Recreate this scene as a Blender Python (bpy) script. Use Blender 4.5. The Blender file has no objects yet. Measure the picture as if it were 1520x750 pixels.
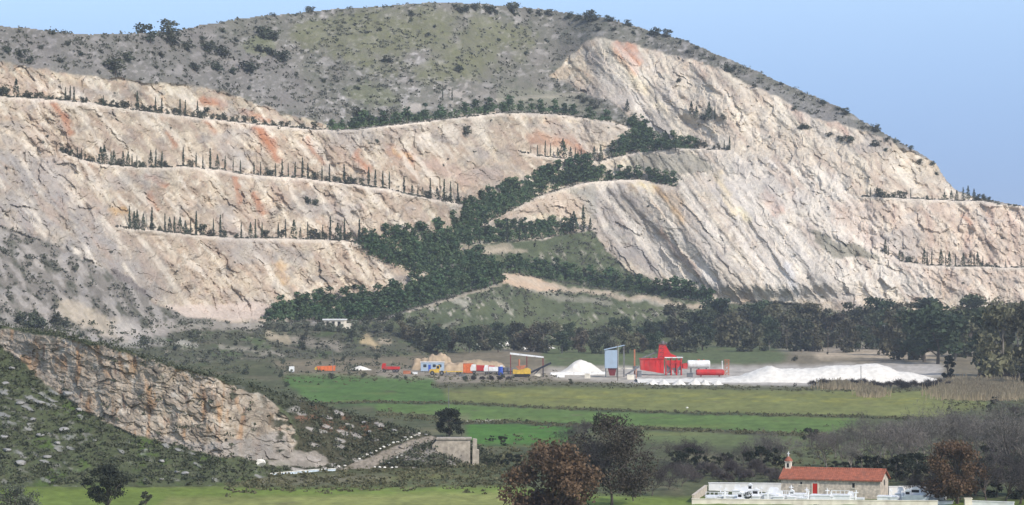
import bpy, math, random
import numpy as np
from mathutils import Vector, Matrix

random.seed(7)
RNG = np.random.default_rng(11)
SC = bpy.context.scene
COL = SC.collection

# ------------------------------------------------------------------ camera
F, HOR, EYE = 4310.0, 403.0, 32.0          # focal length in photo pixels, horizon row, eye height (m)
cam_d = bpy.data.cameras.new('camera')
cam_d.sensor_width = 36.0
cam_d.lens = 36.0 * F / 1520.0
cam_d.shift_y = (HOR - 375.0) / 1520.0
cam_d.clip_start, cam_d.clip_end = 1.0, 60000.0
cam = bpy.data.objects.new('camera', cam_d)
cam.location = (0, 0, EYE)
cam.rotation_euler = (math.radians(90), 0, 0)
COL.objects.link(cam)
SC.camera = cam

# ------------------------------------------------------------------ sky, sun, exposure
SUN_AZ, SUN_EL = 138.0, 41.0               # degrees clockwise from the view axis (+Y), and above the horizon
SKY_STRENGTH, SUN_STRENGTH = 0.15, 3.3
w = bpy.data.worlds.new('World')
SC.world = w
w.use_nodes = True
nt = w.node_tree
nt.nodes.clear()
sky = nt.nodes.new('ShaderNodeTexSky')
sky.sky_type = 'NISHITA'
sky.sun_disc = False
sky.sun_elevation = math.radians(SUN_EL)
sky.sun_rotation = math.radians(SUN_AZ)
sky.air_density, sky.dust_density, sky.ozone_density = 1.0, 0.8, 1.6
tc = nt.nodes.new('ShaderNodeTexCoord')
va = nt.nodes.new('ShaderNodeVectorMath'); va.operation = 'MULTIPLY'   # a clear-air sky: the band above the horizon takes the blue of the sky higher up
va.inputs[1].default_value = (1, 1, -1.6)
vb = nt.nodes.new('ShaderNodeVectorMath'); vb.operation = 'ADD'
vb.inputs[1].default_value = (0, 0, 0.34)
mixv = nt.nodes.new('ShaderNodeMix'); mixv.data_type = 'VECTOR'
sep = nt.nodes.new('ShaderNodeSeparateXYZ')
mr = nt.nodes.new('ShaderNodeMapRange')
mr.inputs['From Min'].default_value, mr.inputs['From Max'].default_value = 0.12, 0.45
bg = nt.nodes.new('ShaderNodeBackground'); bg.inputs['Strength'].default_value = SKY_STRENGTH
wo = nt.nodes.new('ShaderNodeOutputWorld')
L = nt.links.new
L(tc.outputs['Generated'], va.inputs[0]); L(va.outputs[0], vb.inputs[0])
L(tc.outputs['Generated'], sep.inputs[0]); L(sep.outputs['Z'], mr.inputs['Value'])
L(mr.outputs['Result'], mixv.inputs['Factor'])
L(vb.outputs[0], mixv.inputs[4]); L(tc.outputs['Generated'], mixv.inputs[5])
L(mixv.outputs[1], sky.inputs['Vector'])
tint = nt.nodes.new('ShaderNodeMix'); tint.data_type = 'RGBA'; tint.blend_type = 'MULTIPLY'; tint.inputs[0].default_value = 1.0
tint.inputs[7].default_value = (1.10, 1.06, 1.09, 1)
L(sky.outputs['Color'], tint.inputs[6]); L(tint.outputs[2], bg.inputs['Color']); L(bg.outputs[0], wo.inputs['Surface'])

sd = bpy.data.lights.new('sun', 'SUN')
sd.energy, sd.angle, sd.color = SUN_STRENGTH, math.radians(0.7), (1.0, 0.95, 0.87)
so = bpy.data.objects.new('sun', sd)
az, el = math.radians(SUN_AZ), math.radians(SUN_EL)
to_sun = Vector((math.sin(az) * math.cos(el), math.cos(az) * math.cos(el), math.sin(el)))
so.rotation_euler = to_sun.to_track_quat('Z', 'Y').to_euler()
so.location = to_sun * 500
COL.objects.link(so)

vs = SC.view_settings
vs.view_transform, vs.look, vs.exposure, vs.gamma, vs.use_curve_mapping = 'Standard', 'None', 0.25, 1.0, False
SC.cycles.max_bounces = 6
SC.cycles.diffuse_bounces = 2
SC.cycles.glossy_bounces = 2
SC.cycles.transmission_bounces = 2
SC.cycles.volume_bounces = 0
SC.cycles.transparent_max_bounces = 4
SC.cycles.use_denoising = True

# ------------------------------------------------------------------ helpers
def lin(r, g, b):
    f = lambda c: (c / 255 / 12.92) if c / 255 <= 0.04045 else ((c / 255 + 0.055) / 1.055) ** 2.4
    return (f(r), f(g), f(b))

def at(px, py, D):
    return Vector(((px - 760.0) / F * D, D, EYE + (HOR - py) / F * D))

def flat_d(py, z=0.0):
    return F * (EYE - z) / (py - HOR)

def tag(o, label=None, cat=None, group=None, kind=None):
    if label: o['label'] = label
    if cat: o['category'] = cat
    if group: o['group'] = group
    if kind: o['kind'] = kind
    return o

def empty(name, loc=(0, 0, 0), rz=0.0):
    o = bpy.data.objects.new(name, None)
    o.empty_display_size = 0.5
    o.location = loc
    o.rotation_euler = (0, 0, rz)
    COL.objects.link(o)
    return o

def link(name, me, parent=None):
    o = bpy.data.objects.new(name, me)
    COL.objects.link(o)
    if parent is not None:
        o.parent = parent
    return o

def np_mesh(name, V, Q=None, T=None, mats=(), midx=None, smooth=False, attrs=None):
    """mesh from arrays: V (n,3), Q (m,4) quads, T (k,3) triangles"""
    me = bpy.data.meshes.new(name)
    V = np.asarray(V, dtype=np.float32)
    loops, starts = [], []
    s = 0
    if Q is not None and len(Q):
        Q = np.asarray(Q, dtype=np.int32)
        loops.append(Q.ravel()); starts.append(np.arange(len(Q)) * 4); s = len(Q) * 4
    if T is not None and len(T):
        T = np.asarray(T, dtype=np.int32)
        loops.append(T.ravel()); starts.append(s + np.arange(len(T)) * 3)
    loops = np.concatenate(loops).astype(np.int32); starts = np.concatenate(starts).astype(np.int32)
    me.vertices.add(len(V)); me.vertices.foreach_set('co', V.ravel())
    me.loops.add(len(loops)); me.loops.foreach_set('vertex_index', loops)
    me.polygons.add(len(starts)); me.polygons.foreach_set('loop_start', starts)
    for m in mats: me.materials.append(m)
    if midx is not None: me.polygons.foreach_set('material_index', np.asarray(midx, dtype=np.int32))
    me.update(calc_edges=True)
    me.polygons.foreach_set('use_smooth', np.full(len(starts), smooth, dtype=bool))
    for an, arr in (attrs or {}).items():
        if arr.ndim == 1:
            a = me.attributes.new(an, 'FLOAT', 'POINT'); a.data.foreach_set('value', arr.astype(np.float32))
        else:
            a = me.attributes.new(an, 'FLOAT_COLOR', 'POINT')
            c = np.ones((len(arr), 4), dtype=np.float32); c[:, :3] = arr
            a.data.foreach_set('color', c.ravel())
    return me

# --- noise (numpy)
def _h(ix, iy, seed):
    n = (ix.astype(np.int64) * 374761393 + iy.astype(np.int64) * 668265263 + seed * 1442695041) & 0xffffffff
    n = ((n ^ (n >> 13)) * 1274126177) & 0xffffffff
    n = ((n ^ (n >> 16)) * 2246822519) & 0xffffffff
    return ((n ^ (n >> 15)) & 0xffffff) / float(0x1000000)

def gnoise(x, y, seed=0):
    ix, iy = np.floor(x), np.floor(y)
    fx, fy = x - ix, y - iy
    u, v = fx * fx * fx * (fx * (fx * 6 - 15) + 10), fy * fy * fy * (fy * (fy * 6 - 15) + 10)
    def g(dx, dy):
        a = _h(ix + dx, iy + dy, seed) * 6.2831853
        return np.cos(a) * (fx - dx) + np.sin(a) * (fy - dy)
    a, b, c, d = g(0, 0), g(1, 0), g(0, 1), g(1, 1)
    return ((a + (b - a) * u) * (1 - v) + (c + (d - c) * u) * v) * 1.45     # about -1..1

def fbm(x, y, seed=0, octv=4, gain=0.5, lac=2.03):
    s, a, n = 0, 1.0, 0
    for k in range(octv):
        s = s + a * gnoise(x, y, seed + k * 17); n += a
        a *= gain; x = x * lac + 3.1; y = y * lac + 1.7
    return s / n

def worley(x, y, seed=0):
    ix, iy = np.floor(x), np.floor(y)
    f1 = np.full(x.shape, 9.0); f2 = np.full(x.shape, 9.0); cid = np.zeros(x.shape)
    for dx in (-1, 0, 1):
        for dy in (-1, 0, 1):
            jx, jy = ix + dx, iy + dy
            qx, qy = jx + _h(jx, jy, seed), jy + _h(jx, jy, seed + 5)
            d = np.hypot(x - qx, y - qy)
            c = _h(jx, jy, seed + 9)
            near = d < f1
            f2 = np.where(near, f1, np.minimum(f2, d))
            cid = np.where(near, c, cid)
            f1 = np.where(near, d, f1)
    return f1, f2, cid

def facets(x, y, seed=0):
    """broken rock: every cell is a plane of its own tilt; also the distance to the cell's edge and a number for the cell"""
    ix, iy = np.floor(x), np.floor(y)
    f1 = np.full(x.shape, 9.0); f2 = np.full(x.shape, 9.0); cid = np.zeros(x.shape); tilt = np.zeros(x.shape)
    for dx in (-1, 0, 1):
        for dy in (-1, 0, 1):
            jx, jy = ix + dx, iy + dy
            ex, ey = x - jx - _h(jx, jy, seed), y - jy - _h(jx, jy, seed + 5)
            d = np.hypot(ex, ey); c = _h(jx, jy, seed + 9)
            t = (c - 0.5) * 1.2 + (_h(jx, jy, seed + 13) - 0.5) * 2 * ex + (_h(jx, jy, seed + 21) - 0.5) * 2 * ey
            near = d < f1
            f2 = np.where(near, f1, np.minimum(f2, d)); cid = np.where(near, c, cid); tilt = np.where(near, t, tilt); f1 = np.where(near, d, f1)
    return tilt, f2 - f1, cid

def sstep(a, b, x):
    t = np.clip((x - a) / (b - a), 0, 1)
    return t * t * (3 - 2 * t)

def pl(points, x):
    p = np.asarray(points, dtype=float)
    return np.interp(x, p[:, 0], p[:, 1])

def inside(poly, X, Y):
    p = np.asarray(poly, dtype=float)
    out = np.zeros(X.shape, dtype=bool)
    x0, x1, y0, y1 = p[:, 0].min(), p[:, 0].max(), p[:, 1].min(), p[:, 1].max()
    bb = (X >= x0) & (X <= x1) & (Y >= y0) & (Y <= y1)
    xs, ys = X[bb], Y[bb]
    r = np.zeros(xs.shape, dtype=bool)
    n = len(p)
    for i in range(n):
        ax, ay = p[i]; bx, by = p[(i + 1) % n]
        if ay == by: continue
        c = ((ay > ys) != (by > ys)) & (xs < (bx - ax) * (ys - ay) / (by - ay) + ax)
        r ^= c
    out[bb] = r
    return out

def blur(A, r, it=2):
    r = int(max(1, r))
    for _ in range(it):
        for ax in (0, 1):
            P = np.concatenate([np.repeat(np.take(A, [0], ax), r, ax), A, np.repeat(np.take(A, [-1], ax), r + 1, ax)], ax)
            C = np.cumsum(P, ax)
            n = A.shape[ax]
            hi = np.take(C, np.arange(2 * r, 2 * r + n), ax)
            lo = np.take(C, np.arange(0, n), ax) - np.take(P, np.arange(0, n), ax)
            A = (hi - lo) / (2 * r + 1)
    return A

# --- materials
def mat_new(name):
    m = bpy.data.materials.new(name)
    m.use_nodes = True
    b = m.node_tree.nodes['Principled BSDF']
    b.inputs['Roughness'].default_value = 0.9
    b.inputs['Specular IOR Level'].default_value = 0.2
    return m, m.node_tree.nodes, m.node_tree.links.new, b

def nmat(name, col, rough=0.85, var=0.18, scale=1.5, spec=0.25, bump=0.0, metallic=0.0, dirt=None, dirt_amt=0.5):
    """paint, plaster, stone, metal: a base colour broken up by two sizes of noise, and patches of dirt"""
    m, N, LK, b = mat_new(name)
    b.inputs['Roughness'].default_value = rough
    b.inputs['Specular IOR Level'].default_value = spec
    b.inputs['Metallic'].default_value = metallic
    t = N.new('ShaderNodeTexCoord')
    n1 = N.new('ShaderNodeTexNoise'); n1.inputs['Scale'].default_value = scale; n1.inputs['Detail'].default_value = 6
    LK(t.outputs['Object'], n1.inputs['Vector'])
    mp = N.new('ShaderNodeMapRange'); mp.inputs['From Min'].default_value = 0.3; mp.inputs['From Max'].default_value = 0.7
    mp.inputs['To Min'].default_value = 1 - var; mp.inputs['To Max'].default_value = 1 + var
    LK(n1.outputs['Fac'], mp.inputs['Value'])
    mx = N.new('ShaderNodeMix'); mx.data_type = 'RGBA'; mx.blend_type = 'MULTIPLY'; mx.inputs[0].default_value = 1.0
    mx.inputs[6].default_value = (*col, 1)
    LK(mp.outputs[0], mx.inputs[7])
    out = mx.outputs[2]
    if dirt is not None:
        n2 = N.new('ShaderNodeTexNoise'); n2.inputs['Scale'].default_value = scale * 0.6; n2.inputs['Detail'].default_value = 8
        mv = N.new('ShaderNodeMapping'); mv.inputs['Location'].default_value = (3.7, 1.3, 8.1); mv.inputs['Scale'].default_value = (1, 1, 0.45)
        LK(t.outputs['Object'], mv.inputs['Vector']); LK(mv.outputs[0], n2.inputs['Vector'])
        m2 = N.new('ShaderNodeMapRange'); m2.inputs['From Min'].default_value = 0.48; m2.inputs['From Max'].default_value = 0.68
        m2.inputs['To Max'].default_value = dirt_amt
        LK(n2.outputs['Fac'], m2.inputs['Value'])
        m3 = N.new('ShaderNodeMix'); m3.data_type = 'RGBA'; m3.inputs[7].default_value = (*dirt, 1)
        LK(m2.outputs[0], m3.inputs[0]); LK(out, m3.inputs[6]); out = m3.outputs[2]
    LK(out, b.inputs['Base Color'])
    if bump:
        bp = N.new('ShaderNodeBump'); bp.inputs['Strength'].default_value = 0.6; bp.inputs['Distance'].default_value = bump
        LK(n1.outputs['Fac'], bp.inputs['Height']); LK(bp.outputs[0], b.inputs['Normal'])
    return m

def leaf_mat(name, c1, c2, objvar=0.25, transl=0.25, hue=0.0):
    """foliage: two leaf tones mixed by a per-leaf number, shifted a little from plant to plant"""
    m, N, LK, b = mat_new(name)
    a = N.new('ShaderNodeAttribute'); a.attribute_name = 'tone'
    mx = N.new('ShaderNodeMix'); mx.data_type = 'RGBA'
    mx.inputs[6].default_value = (*c1, 1); mx.inputs[7].default_value = (*c2, 1)
    LK(a.outputs['Fac'], mx.inputs[0])
    oi = N.new('ShaderNodeObjectInfo')
    mp = N.new('ShaderNodeMapRange'); mp.inputs['To Min'].default_value = 1 - objvar; mp.inputs['To Max'].default_value = 1 + objvar
    LK(oi.outputs['Random'], mp.inputs['Value'])
    hs = N.new('ShaderNodeHueSaturation')
    LK(mp.outputs[0], hs.inputs['Value']); LK(mx.outputs[2], hs.inputs['Color'])
    mh = N.new('ShaderNodeMapRange'); mh.inputs['To Min'].default_value = 0.5 - hue; mh.inputs['To Max'].default_value = 0.5 + hue
    ml = N.new('ShaderNodeMath'); ml.operation = 'FRACT'
    mm = N.new('ShaderNodeMath'); mm.operation = 'MULTIPLY'; mm.inputs[1].default_value = 7.31
    LK(oi.outputs['Random'], mm.inputs[0]); LK(mm.outputs[0], ml.inputs[0]); LK(ml.outputs[0], mh.inputs['Value']); LK(mh.outputs[0], hs.inputs['Hue'])
    LK(hs.outputs[0], b.inputs['Base Color'])
    b.inputs['Roughness'].default_value = 0.75
    if transl:
        tr = N.new('ShaderNodeBsdfTranslucent'); LK(hs.outputs[0], tr.inputs['Color'])
        ms = N.new('ShaderNodeMixShader'); ms.inputs[0].default_value = transl
        LK(b.outputs[0], ms.inputs[1]); LK(tr.outputs[0], ms.inputs[2])
        LK(ms.outputs[0], N['Material Output'].inputs['Surface'])
    return m
# ------------------------------------------------------------------ terrain: hill, quarry and valley
gx = np.arange(-140.0, 1661.0, 1.8)
gy = np.arange(776.0, -60.0, -1.55)
X, Y = np.meshgrid(gx, gy)
NR, NC = X.shape
U, W = (X - 760) * 0.29, (HOR - Y) * 0.29                # metres across and up, at the middle distance
wx, wy = fbm(U / 9, W / 9, 3, 4), fbm(U / 9, W / 9, 41, 4)
XW, YW = X + 9 * wx, Y + 7 * wy                          # ragged outlines for every zone

SKYL = [(-140, 30), (0, 38), (60, 43), (85, 46), (120, 50), (200, 49), (265, 45), (300, 36), (330, 32), (380, 24), (450, 18), (480, 14), (530, 11),
        (600, 6), (640, 3), (700, 4), (760, 9), (800, 12), (850, 20), (900, 26), (950, 40), (985, 50), (1020, 60), (1060, 78), (1120, 103), (1160, 122),
        (1200, 138), (1250, 160), (1290, 184), (1310, 196), (1340, 213), (1370, 229), (1390, 243), (1402, 262), (1418, 281), (1440, 289), (1480, 298),
        (1520, 306), (1560, 316), (1661, 340)]
BASE = [(-140, 575), (0, 562), (200, 548), (400, 534), (600, 531), (700, 522), (800, 514), (1000, 511), (1661, 512)]
LIPS = {
 'top':   ([(-140, 134), (0, 143), (60, 146), (120, 151), (200, 163), (300, 175), (400, 186), (480, 193), (520, 193), (560, 188), (640, 179), (740, 168), (790, 168), (830, 170), (890, 178), (945, 192)], 13),
 'second': ([(88, 222), (105, 231), (120, 236), (150, 243), (180, 246), (220, 249), (250, 248), (275, 247), (330, 252), (360, 258), (400, 261), (450, 264), (500, 271), (530, 274), (580, 281), (600, 287), (650, 297), (700, 305)], 13),
 'gully': ([(770, 225), (800, 231), (850, 237), (890, 239), (905, 236)], 9),
 'third': ([(172, 336), (192, 339), (230, 342), (280, 348), (310, 350), (350, 353), (420, 354), (470, 355), (520, 358), (550, 364)], 13),
 'road':  ([(385, 479), (470, 478), (560, 475), (620, 456), (700, 433), (748, 417)], 13),
 'spur':  ([(740, 403), (760, 406), (830, 418), (900, 430), (985, 441), (1065, 451)], 11),
 'green': ([(652, 362), (720, 362), (800, 355), (884, 340)], 11),
 'slant': ([(688, 344), (720, 331), (760, 311), (800, 291), (850, 275), (880, 269), (950, 266), (1006, 277)], 11),
 'upper': ([(900, 235), (950, 225), (1000, 220), (1088, 222)], 11),
 'right': ([(1280, 291), (1340, 294), (1410, 297), (1460, 298), (1515, 306)], 13),
 'low right': ([(1306, 372), (1340, 388), (1380, 394), (1450, 396), (1661, 398)], 13),
 'track': ([(735, 148), (790, 143), (862, 138)], 5),
}
POLY_ROCK = [(-140, 86), (0, 90), (40, 99), (100, 107), (170, 119), (250, 124), (330, 135), (370, 150), (430, 171), (500, 189), (560, 187), (640, 178), (740, 167), (830, 169),
             (890, 176), (940, 188), (930, 165), (905, 152), (874, 140), (846, 124), (812, 114), (830, 98), (852, 80), (872, 62), (893, 54), (940, 66), (1000, 83),
             (1060, 97), (1110, 126), (1160, 146), (1200, 172), (1250, 184), (1300, 199), (1345, 222), (1388, 242), (1404, 262), (1420, 286), (1440, 295), (1520, 305), (1661, 330),
             (1661, 468), (1240, 464), (1150, 446), (1060, 455), (990, 425), (935, 404), (900, 372), (880, 341), (800, 356), (655, 363), (640, 420), (600, 455), (390, 480), (330, 478), (265, 466), (235, 450), (205, 432), (165, 405), (110, 380), (50, 352), (0, 335), (-140, 310)]
edge_n = fbm(U / 2.6, W / 2.0, 99, 4)
rock = inside(POLY_ROCK, XW, YW).astype(float)
def zone(poly, r=2, warp=1.0):
    m = inside(poly, X + warp * 11 * wx, Y + warp * 9 * wy).astype(float)
    if not r: return m
    m = blur(m, r, 1)
    return sstep(0.25, 0.75, m + 0.55 * m * (1 - m) * 4 * edge_n)

slope = np.full(X.shape, 0.5)
slope += 0.06 * fbm(U / 60, W / 40, 77, 3)
slope = np.where(rock > 0.5, 1.45, slope)
for poly, v in (
    ([(890, 50), (1420, 270), (1300, 290), (1200, 300), (1100, 290), (1010, 280), (960, 200), (900, 140), (860, 80)], 0.95),
    ([(880, 270), (1010, 280), (1200, 300), (1300, 380), (1400, 440), (1240, 464), (1150, 446), (1000, 430), (930, 400), (880, 330)], 1.15),
    ([(0, 230), (90, 230), (180, 345), (220, 400), (250, 450), (180, 505), (60, 480), (-140, 455), (-140, 230)], 0.8),
    ([(652, 364), (884, 342), (930, 404), (985, 432), (740, 402), (690, 380)], 0.75),
    ([(560, 478), (620, 458), (745, 420), (830, 420), (985, 443), (1065, 453), (1240, 464), (1661, 470), (1661, 520), (600, 535)], 0.42),
    ([(530, 362), (610, 400), (745, 412), (700, 432), (620, 455), (560, 475), (400, 478), (420, 455), (540, 440), (600, 420), (570, 395)], 0.5),
    ([(180, 455), (400, 452), (400, 480), (250, 480)], 0.22),
    ([(-140, 505), (0, 470), (130, 505), (250, 480), (400, 482), (560, 480), (640, 530), (-140, 580)], 0.17),
):
    slope = np.where(inside(poly, X, Y), v, slope)
slope = blur(slope, 3, 2)

jump = np.zeros(X.shape)
lip_mask = np.zeros(X.shape)
for nm, (pts, wd) in LIPS.items():
    x0, x1 = pts[0][0], pts[-1][0]
    ly = pl(pts, gx)
    on = (gx >= x0) & (gx <= x1)
    tl = min(110.0, (x1 - x0) * 0.4)
    tp = sstep(0, 1, np.minimum((gx - x0) / tl if x0 > -100 else gx * 0 + 9, (x1 - gx) / tl if x1 < 1600 else gx * 0 + 9))
    k = np.searchsorted(-gy, -ly)                         # first row at or above the lip
    for c in np.nonzero(on)[0]:
        jump[k[c], c] += wd * max(tp[c], 0.02)
        lip_mask[max(0, k[c] - 3):k[c] + 1, c] = 1

def blur_x(A, r, it):
    for _ in range(it):
        Pd = np.concatenate([np.repeat(A[:, :1], r, 1), A, np.repeat(A[:, -1:], r + 1, 1)], 1)
        C = np.cumsum(Pd, 1); n = A.shape[1]
        A = (C[:, 2 * r:2 * r + n] - C[:, :n] + Pd[:, :n]) / (2 * r + 1)
    return A
skyl = pl(SKYL, gx) + 1.3 * gnoise(gx / 14, gx * 0 + 2.2, 8) + 0.8 * gnoise(gx / 5, gx * 0 + 9.2, 9)
base = pl(BASE, gx)
base = blur_x(base[None, :], 40, 3)[0]
# how fast the ground recedes, row by row; slopes blend sideways so that the hillside turns smoothly
INC = np.zeros(X.shape)
for r in range(1, NR):
    a = (HOR - gy[r]) / F
    da = (gy[r - 1] - gy[r]) / F
    part = np.clip((base - gy[r]) / (gy[r - 1] - gy[r]), 0, 1)
    INC[r] = part * da / np.maximum(slope[r] - a, 0.06)
LOGD = np.cumsum(blur_x(INC, 22, 3), 0)
d_base = F * EYE / np.maximum(base - HOR, 1)
DM = np.where(Y >= base[None, :], F * EYE / np.maximum(Y - HOR, 1), d_base[None, :] * np.exp(LOGD)) + blur_x(np.cumsum(jump, 0), 2, 1)
DM[:, :] = np.where(Y >= base[None, :], F * EYE / np.maximum(Y - HOR, 1), np.maximum(DM, d_base[None, :]))
ZM = EYE + (HOR - Y) / F * DM
past = Y < skyl[None, :]
k_sky = np.argmax(past, 0) - 1
cc = np.arange(NC)
d_sky, z_sky = blur_x(DM[k_sky, cc][None, :], 2, 1)[0], ZM[k_sky, cc]
t_past = np.maximum(np.arange(NR)[:, None] - k_sky[None, :], 0) * 6.0
DM = np.where(past, d_sky[None, :] + t_past, DM)
ZM = np.where(past, z_sky[None, :] - 0.25 * t_past, ZM)
above = (Y > skyl[None, :] - 1).astype(float)
hill_part = (Y < base[None, :]).astype(float)

# relief, along the line of depth: folds, slanting slabs, broken blocks
soft = blur(hill_part, 6, 2) * above
rk = sstep(0.25, 0.75, blur(rock, 2, 1) + 1.1 * edge_n * blur(rock, 2, 1) * (1 - blur(rock, 2, 1)) * 2)
folds = 5.0 * fbm(U / 70, W / 160, 5, 3) + 2.2 * fbm(U / 22, W / 30, 6, 3)
ca, sa = math.cos(math.radians(-52)), math.sin(math.radians(-52))
S1, S2 = U * ca + W * sa, -U * sa + W * ca                # S1 runs down the dip, S2 across the beds
ww = 2.0 * fbm(U / 14, W / 14, 91, 3)
f1, f2, cid = worley((S1 + 3 * ww) / 22.0, (S2 + 1.6 * ww) / 6.0, 21)
g1, g2, gid = worley((S1 + ww) / 8.0, (S2 - ww) / 1.8, 22)
ln_ = fbm((S1 + 2 * ww) / 60, (S2 + 0.8 * ww) / 4.2, 28, 3)
beds = 1.1 * (cid - 0.5) + 0.4 * (gid - 0.5) + 0.9 * ln_ + 0.28 * np.tanh(ln_ * 14) + 1.2 * fbm((S1 + 2 * ww) / 20, (S2 + ww) / 8, 29, 4) + 0.6 * fbm(U / 7, W / 7, 25, 4)
h1, h2_, hid = worley((S1 + ww * 1.6) / 7.0, (S2 + 1.2 * ww) / 4.0, 31)
k1, k2, kid = worley((S1 - ww) / 2.6, (S2 + ww) / 1.7, 32)
rid = 1 - np.abs(fbm((S1 + ww) / 11, (S2 + ww) / 5, 26, 4)) * 2.2
blocks = 0.9 * (hid - 0.5) + 0.6 * (kid - 0.5) + 3.0 * fbm((S1 + ww) / 15, (S2 + ww) / 6, 24, 4, 0.5) + 1.1 * fbm(U / 6, W / 6, 12, 3) + 0.9 * rid
blocks *= 0.75 + 0.5 * sstep(-0.3, 0.3, fbm(U / 30, W / 30, 27, 2))
w2 = 1.6 * fbm(U / 6, W / 6, 92, 4); w3 = 1.6 * fbm(U / 6, W / 6, 93, 4)
fa, ea, ia = facets((S1 + 1.5 * ww + w2) / 9.0, (S2 + 1.5 * ww + w3) / 5.2, 401)
fb, eb, ib = facets((S1 + w2) / 3.6, (S2 + w3) / 2.2, 402)
fc, ec, ic = facets((S1 + 2 * ww + w2) / 20.0, (S2 + ww + w3) / 4.4, 403)
slabby = np.clip(blur(inside([(850, 50), (960, 80), (1010, 190), (1130, 300), (1290, 460), (960, 470), (860, 270), (930, 190)], X, Y).astype(float), 12, 2) + 0.0 * zone([(-140, 90), (900, 170), (700, 480), (-140, 480)], 10), 0, 1)
broken = 0.55 + 0.45 * sstep(-0.25, 0.3, fbm(U / 24, W / 20, 404, 3))
rough = folds + slabby * (beds + 1.3 * fc + 0.4 * fb) + (1 - slabby) * (blocks + broken * (1.6 * fa + 0.75 * fb))
natural = 1.6 * fbm(U / 5, W / 4, 14, 4) + 4.0 * fbm(U / 45, W / 40, 15, 3)
def slab_fold(xa, ya, sl, up, dn, amp, y0, y1):
    u = X - (xa + (Y - ya) * sl)
    return -amp * sstep(0, up, u) * (1 - sstep(up, up + dn, u)) * sstep(y0, y0 + 25, Y) * (1 - sstep(y1 - 30, y1, Y))
rough += slab_fold(868, 285, 0.9, 110, 260, 11, 262, 450) + slab_fold(846, 66, 0.92, 80, 200, 7, 52, 190) + slab_fold(1020, 225, 0.75, 70, 200, 5, 215, 440)
disp = soft * (rk * rough + (1 - rk) * natural)
disp *= 1 - 0.6 * blur(lip_mask, 1, 1)
keep = DM.copy()
D2 = DM + disp
ZM = np.where(past, ZM, EYE + (HOR - Y) / F * D2)
ZM = np.where(hill_part > 0.5, ZM, 0.0)
DM = np.where(hill_part > 0.5, D2, DM)
ZM += (1 - blur(hill_part, 3, 1)) * (0.25 * fbm(X / 40, Y / 6, 55, 3)) * (1 - hill_part)

# ---- what the ground is made of: one base colour for each spot
n_a = fbm(U / 18, W / 14, 61, 5); n_b = fbm(U / 3.2, W / 2.6, 62, 4); n_c = fbm(S1 / 16, S2 / 2.4, 63, 4); n_d = fbm(U / 40, W / 40, 64, 3); n_e = fbm(U / 1.1, W / 0.9, 65, 2)
def mixc(A, col, m):
    return A * (1 - m[..., None]) + np.asarray(col)[None, None, :] * m[..., None]
def thr(n, a, b): return sstep(a, b, n)
A = np.zeros(X.shape + (3,)) + np.array([0.515, 0.425, 0.34])
p1_ = fbm((S1 + ww) / 13, (S2 + ww) / 6, 301, 5); p2_ = fbm((S1 + ww) / 6, (S2 + ww) / 1.9, 302, 4); p3_ = fbm((S1 - ww) / 4, (S2 - ww) / 2.2, 303, 4); p4_ = fbm(U / 7, W / 6, 304, 5)
p0_ = fbm((S1 + ww) / 30, (S2 + 2 * ww) / 14, 310, 5)
A = mixc(A, (0.44, 0.345, 0.275), thr(-p0_, 0.02, 0.28) * 0.7)
A = mixc(A, (0.62, 0.53, 0.425), thr(p0_, 0.05, 0.3) * 0.7)
A = mixc(A, (0.675, 0.59, 0.48), thr(p1_, 0.0, 0.30) * 0.75)
A = mixc(A, (0.40, 0.305, 0.235), thr(-p1_, 0.05, 0.35) * 0.75)
A = mixc(A, (0.345, 0.315, 0.29), thr(p4_, 0.10, 0.38) * 0.70)
A = mixc(A, (0.47, 0.31, 0.215), thr(fbm((S1 + ww) / 9, (S2 + ww) / 4, 306, 4), 0.22, 0.48) * 0.55)
A = mixc(A, (0.27, 0.225, 0.19), thr(p2_, 0.20, 0.46) * 0.75)
A = mixc(A, (0.74, 0.675, 0.585), thr(p3_, 0.18, 0.42) * 0.75)
A = mixc(A, (0.17, 0.14, 0.115), (1 - sstep(0.0, 0.055, np.abs(fbm((S1 + 1.5 * ww) / 12, (S2 + ww) / 4.5, 307, 4)))) * thr(p4_, 0.0, 0.3) * 0.6)
A = mixc(A, (0.20, 0.165, 0.14), (1 - sstep(0.0, 0.05, np.abs(fbm(U / 6, (W + ww) / 4, 308, 4)))) * thr(-p4_, -0.05, 0.25) * 0.5)
A = A * (1 + broken[..., None] * ((ia - 0.5) * 0.26 + (ib - 0.5) * 0.28)[..., None])
A = mixc(A, (0.17, 0.145, 0.12), (1 - sstep(0.02, 0.10, ea)) * (1 - slabby) * broken * thr(fbm(U / 4, W / 4, 405, 3), -0.05, 0.2) * 0.45)
A = mixc(A, (0.20, 0.17, 0.14), (1 - sstep(0.03, 0.14, eb)) * broken * thr(fbm(U / 3, W / 3, 406, 3), 0.0, 0.25) * 0.45)
A = np.clip(A, 0, 1) ** 1.12 * np.array([1.02, 1.035, 0.965])
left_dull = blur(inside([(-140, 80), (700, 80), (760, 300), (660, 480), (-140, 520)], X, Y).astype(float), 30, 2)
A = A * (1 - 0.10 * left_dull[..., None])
right_pale = zone([(900, 60), (1100, 100), (1420, 270), (1661, 310), (1661, 470), (1150, 446), (990, 425), (1000, 300), (960, 200)], 14)
A = mixc(A, (0.62, 0.54, 0.445), right_pale * 0.45)
low_pale = zone([(1080, 230), (1240, 250), (1400, 440), (1150, 446), (1060, 300)], 10)
A = mixc(A, (0.72, 0.665, 0.59), low_pale * 0.6 * (0.5 + 0.5 * thr(-n_c, -0.3, 0.4)))
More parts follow.
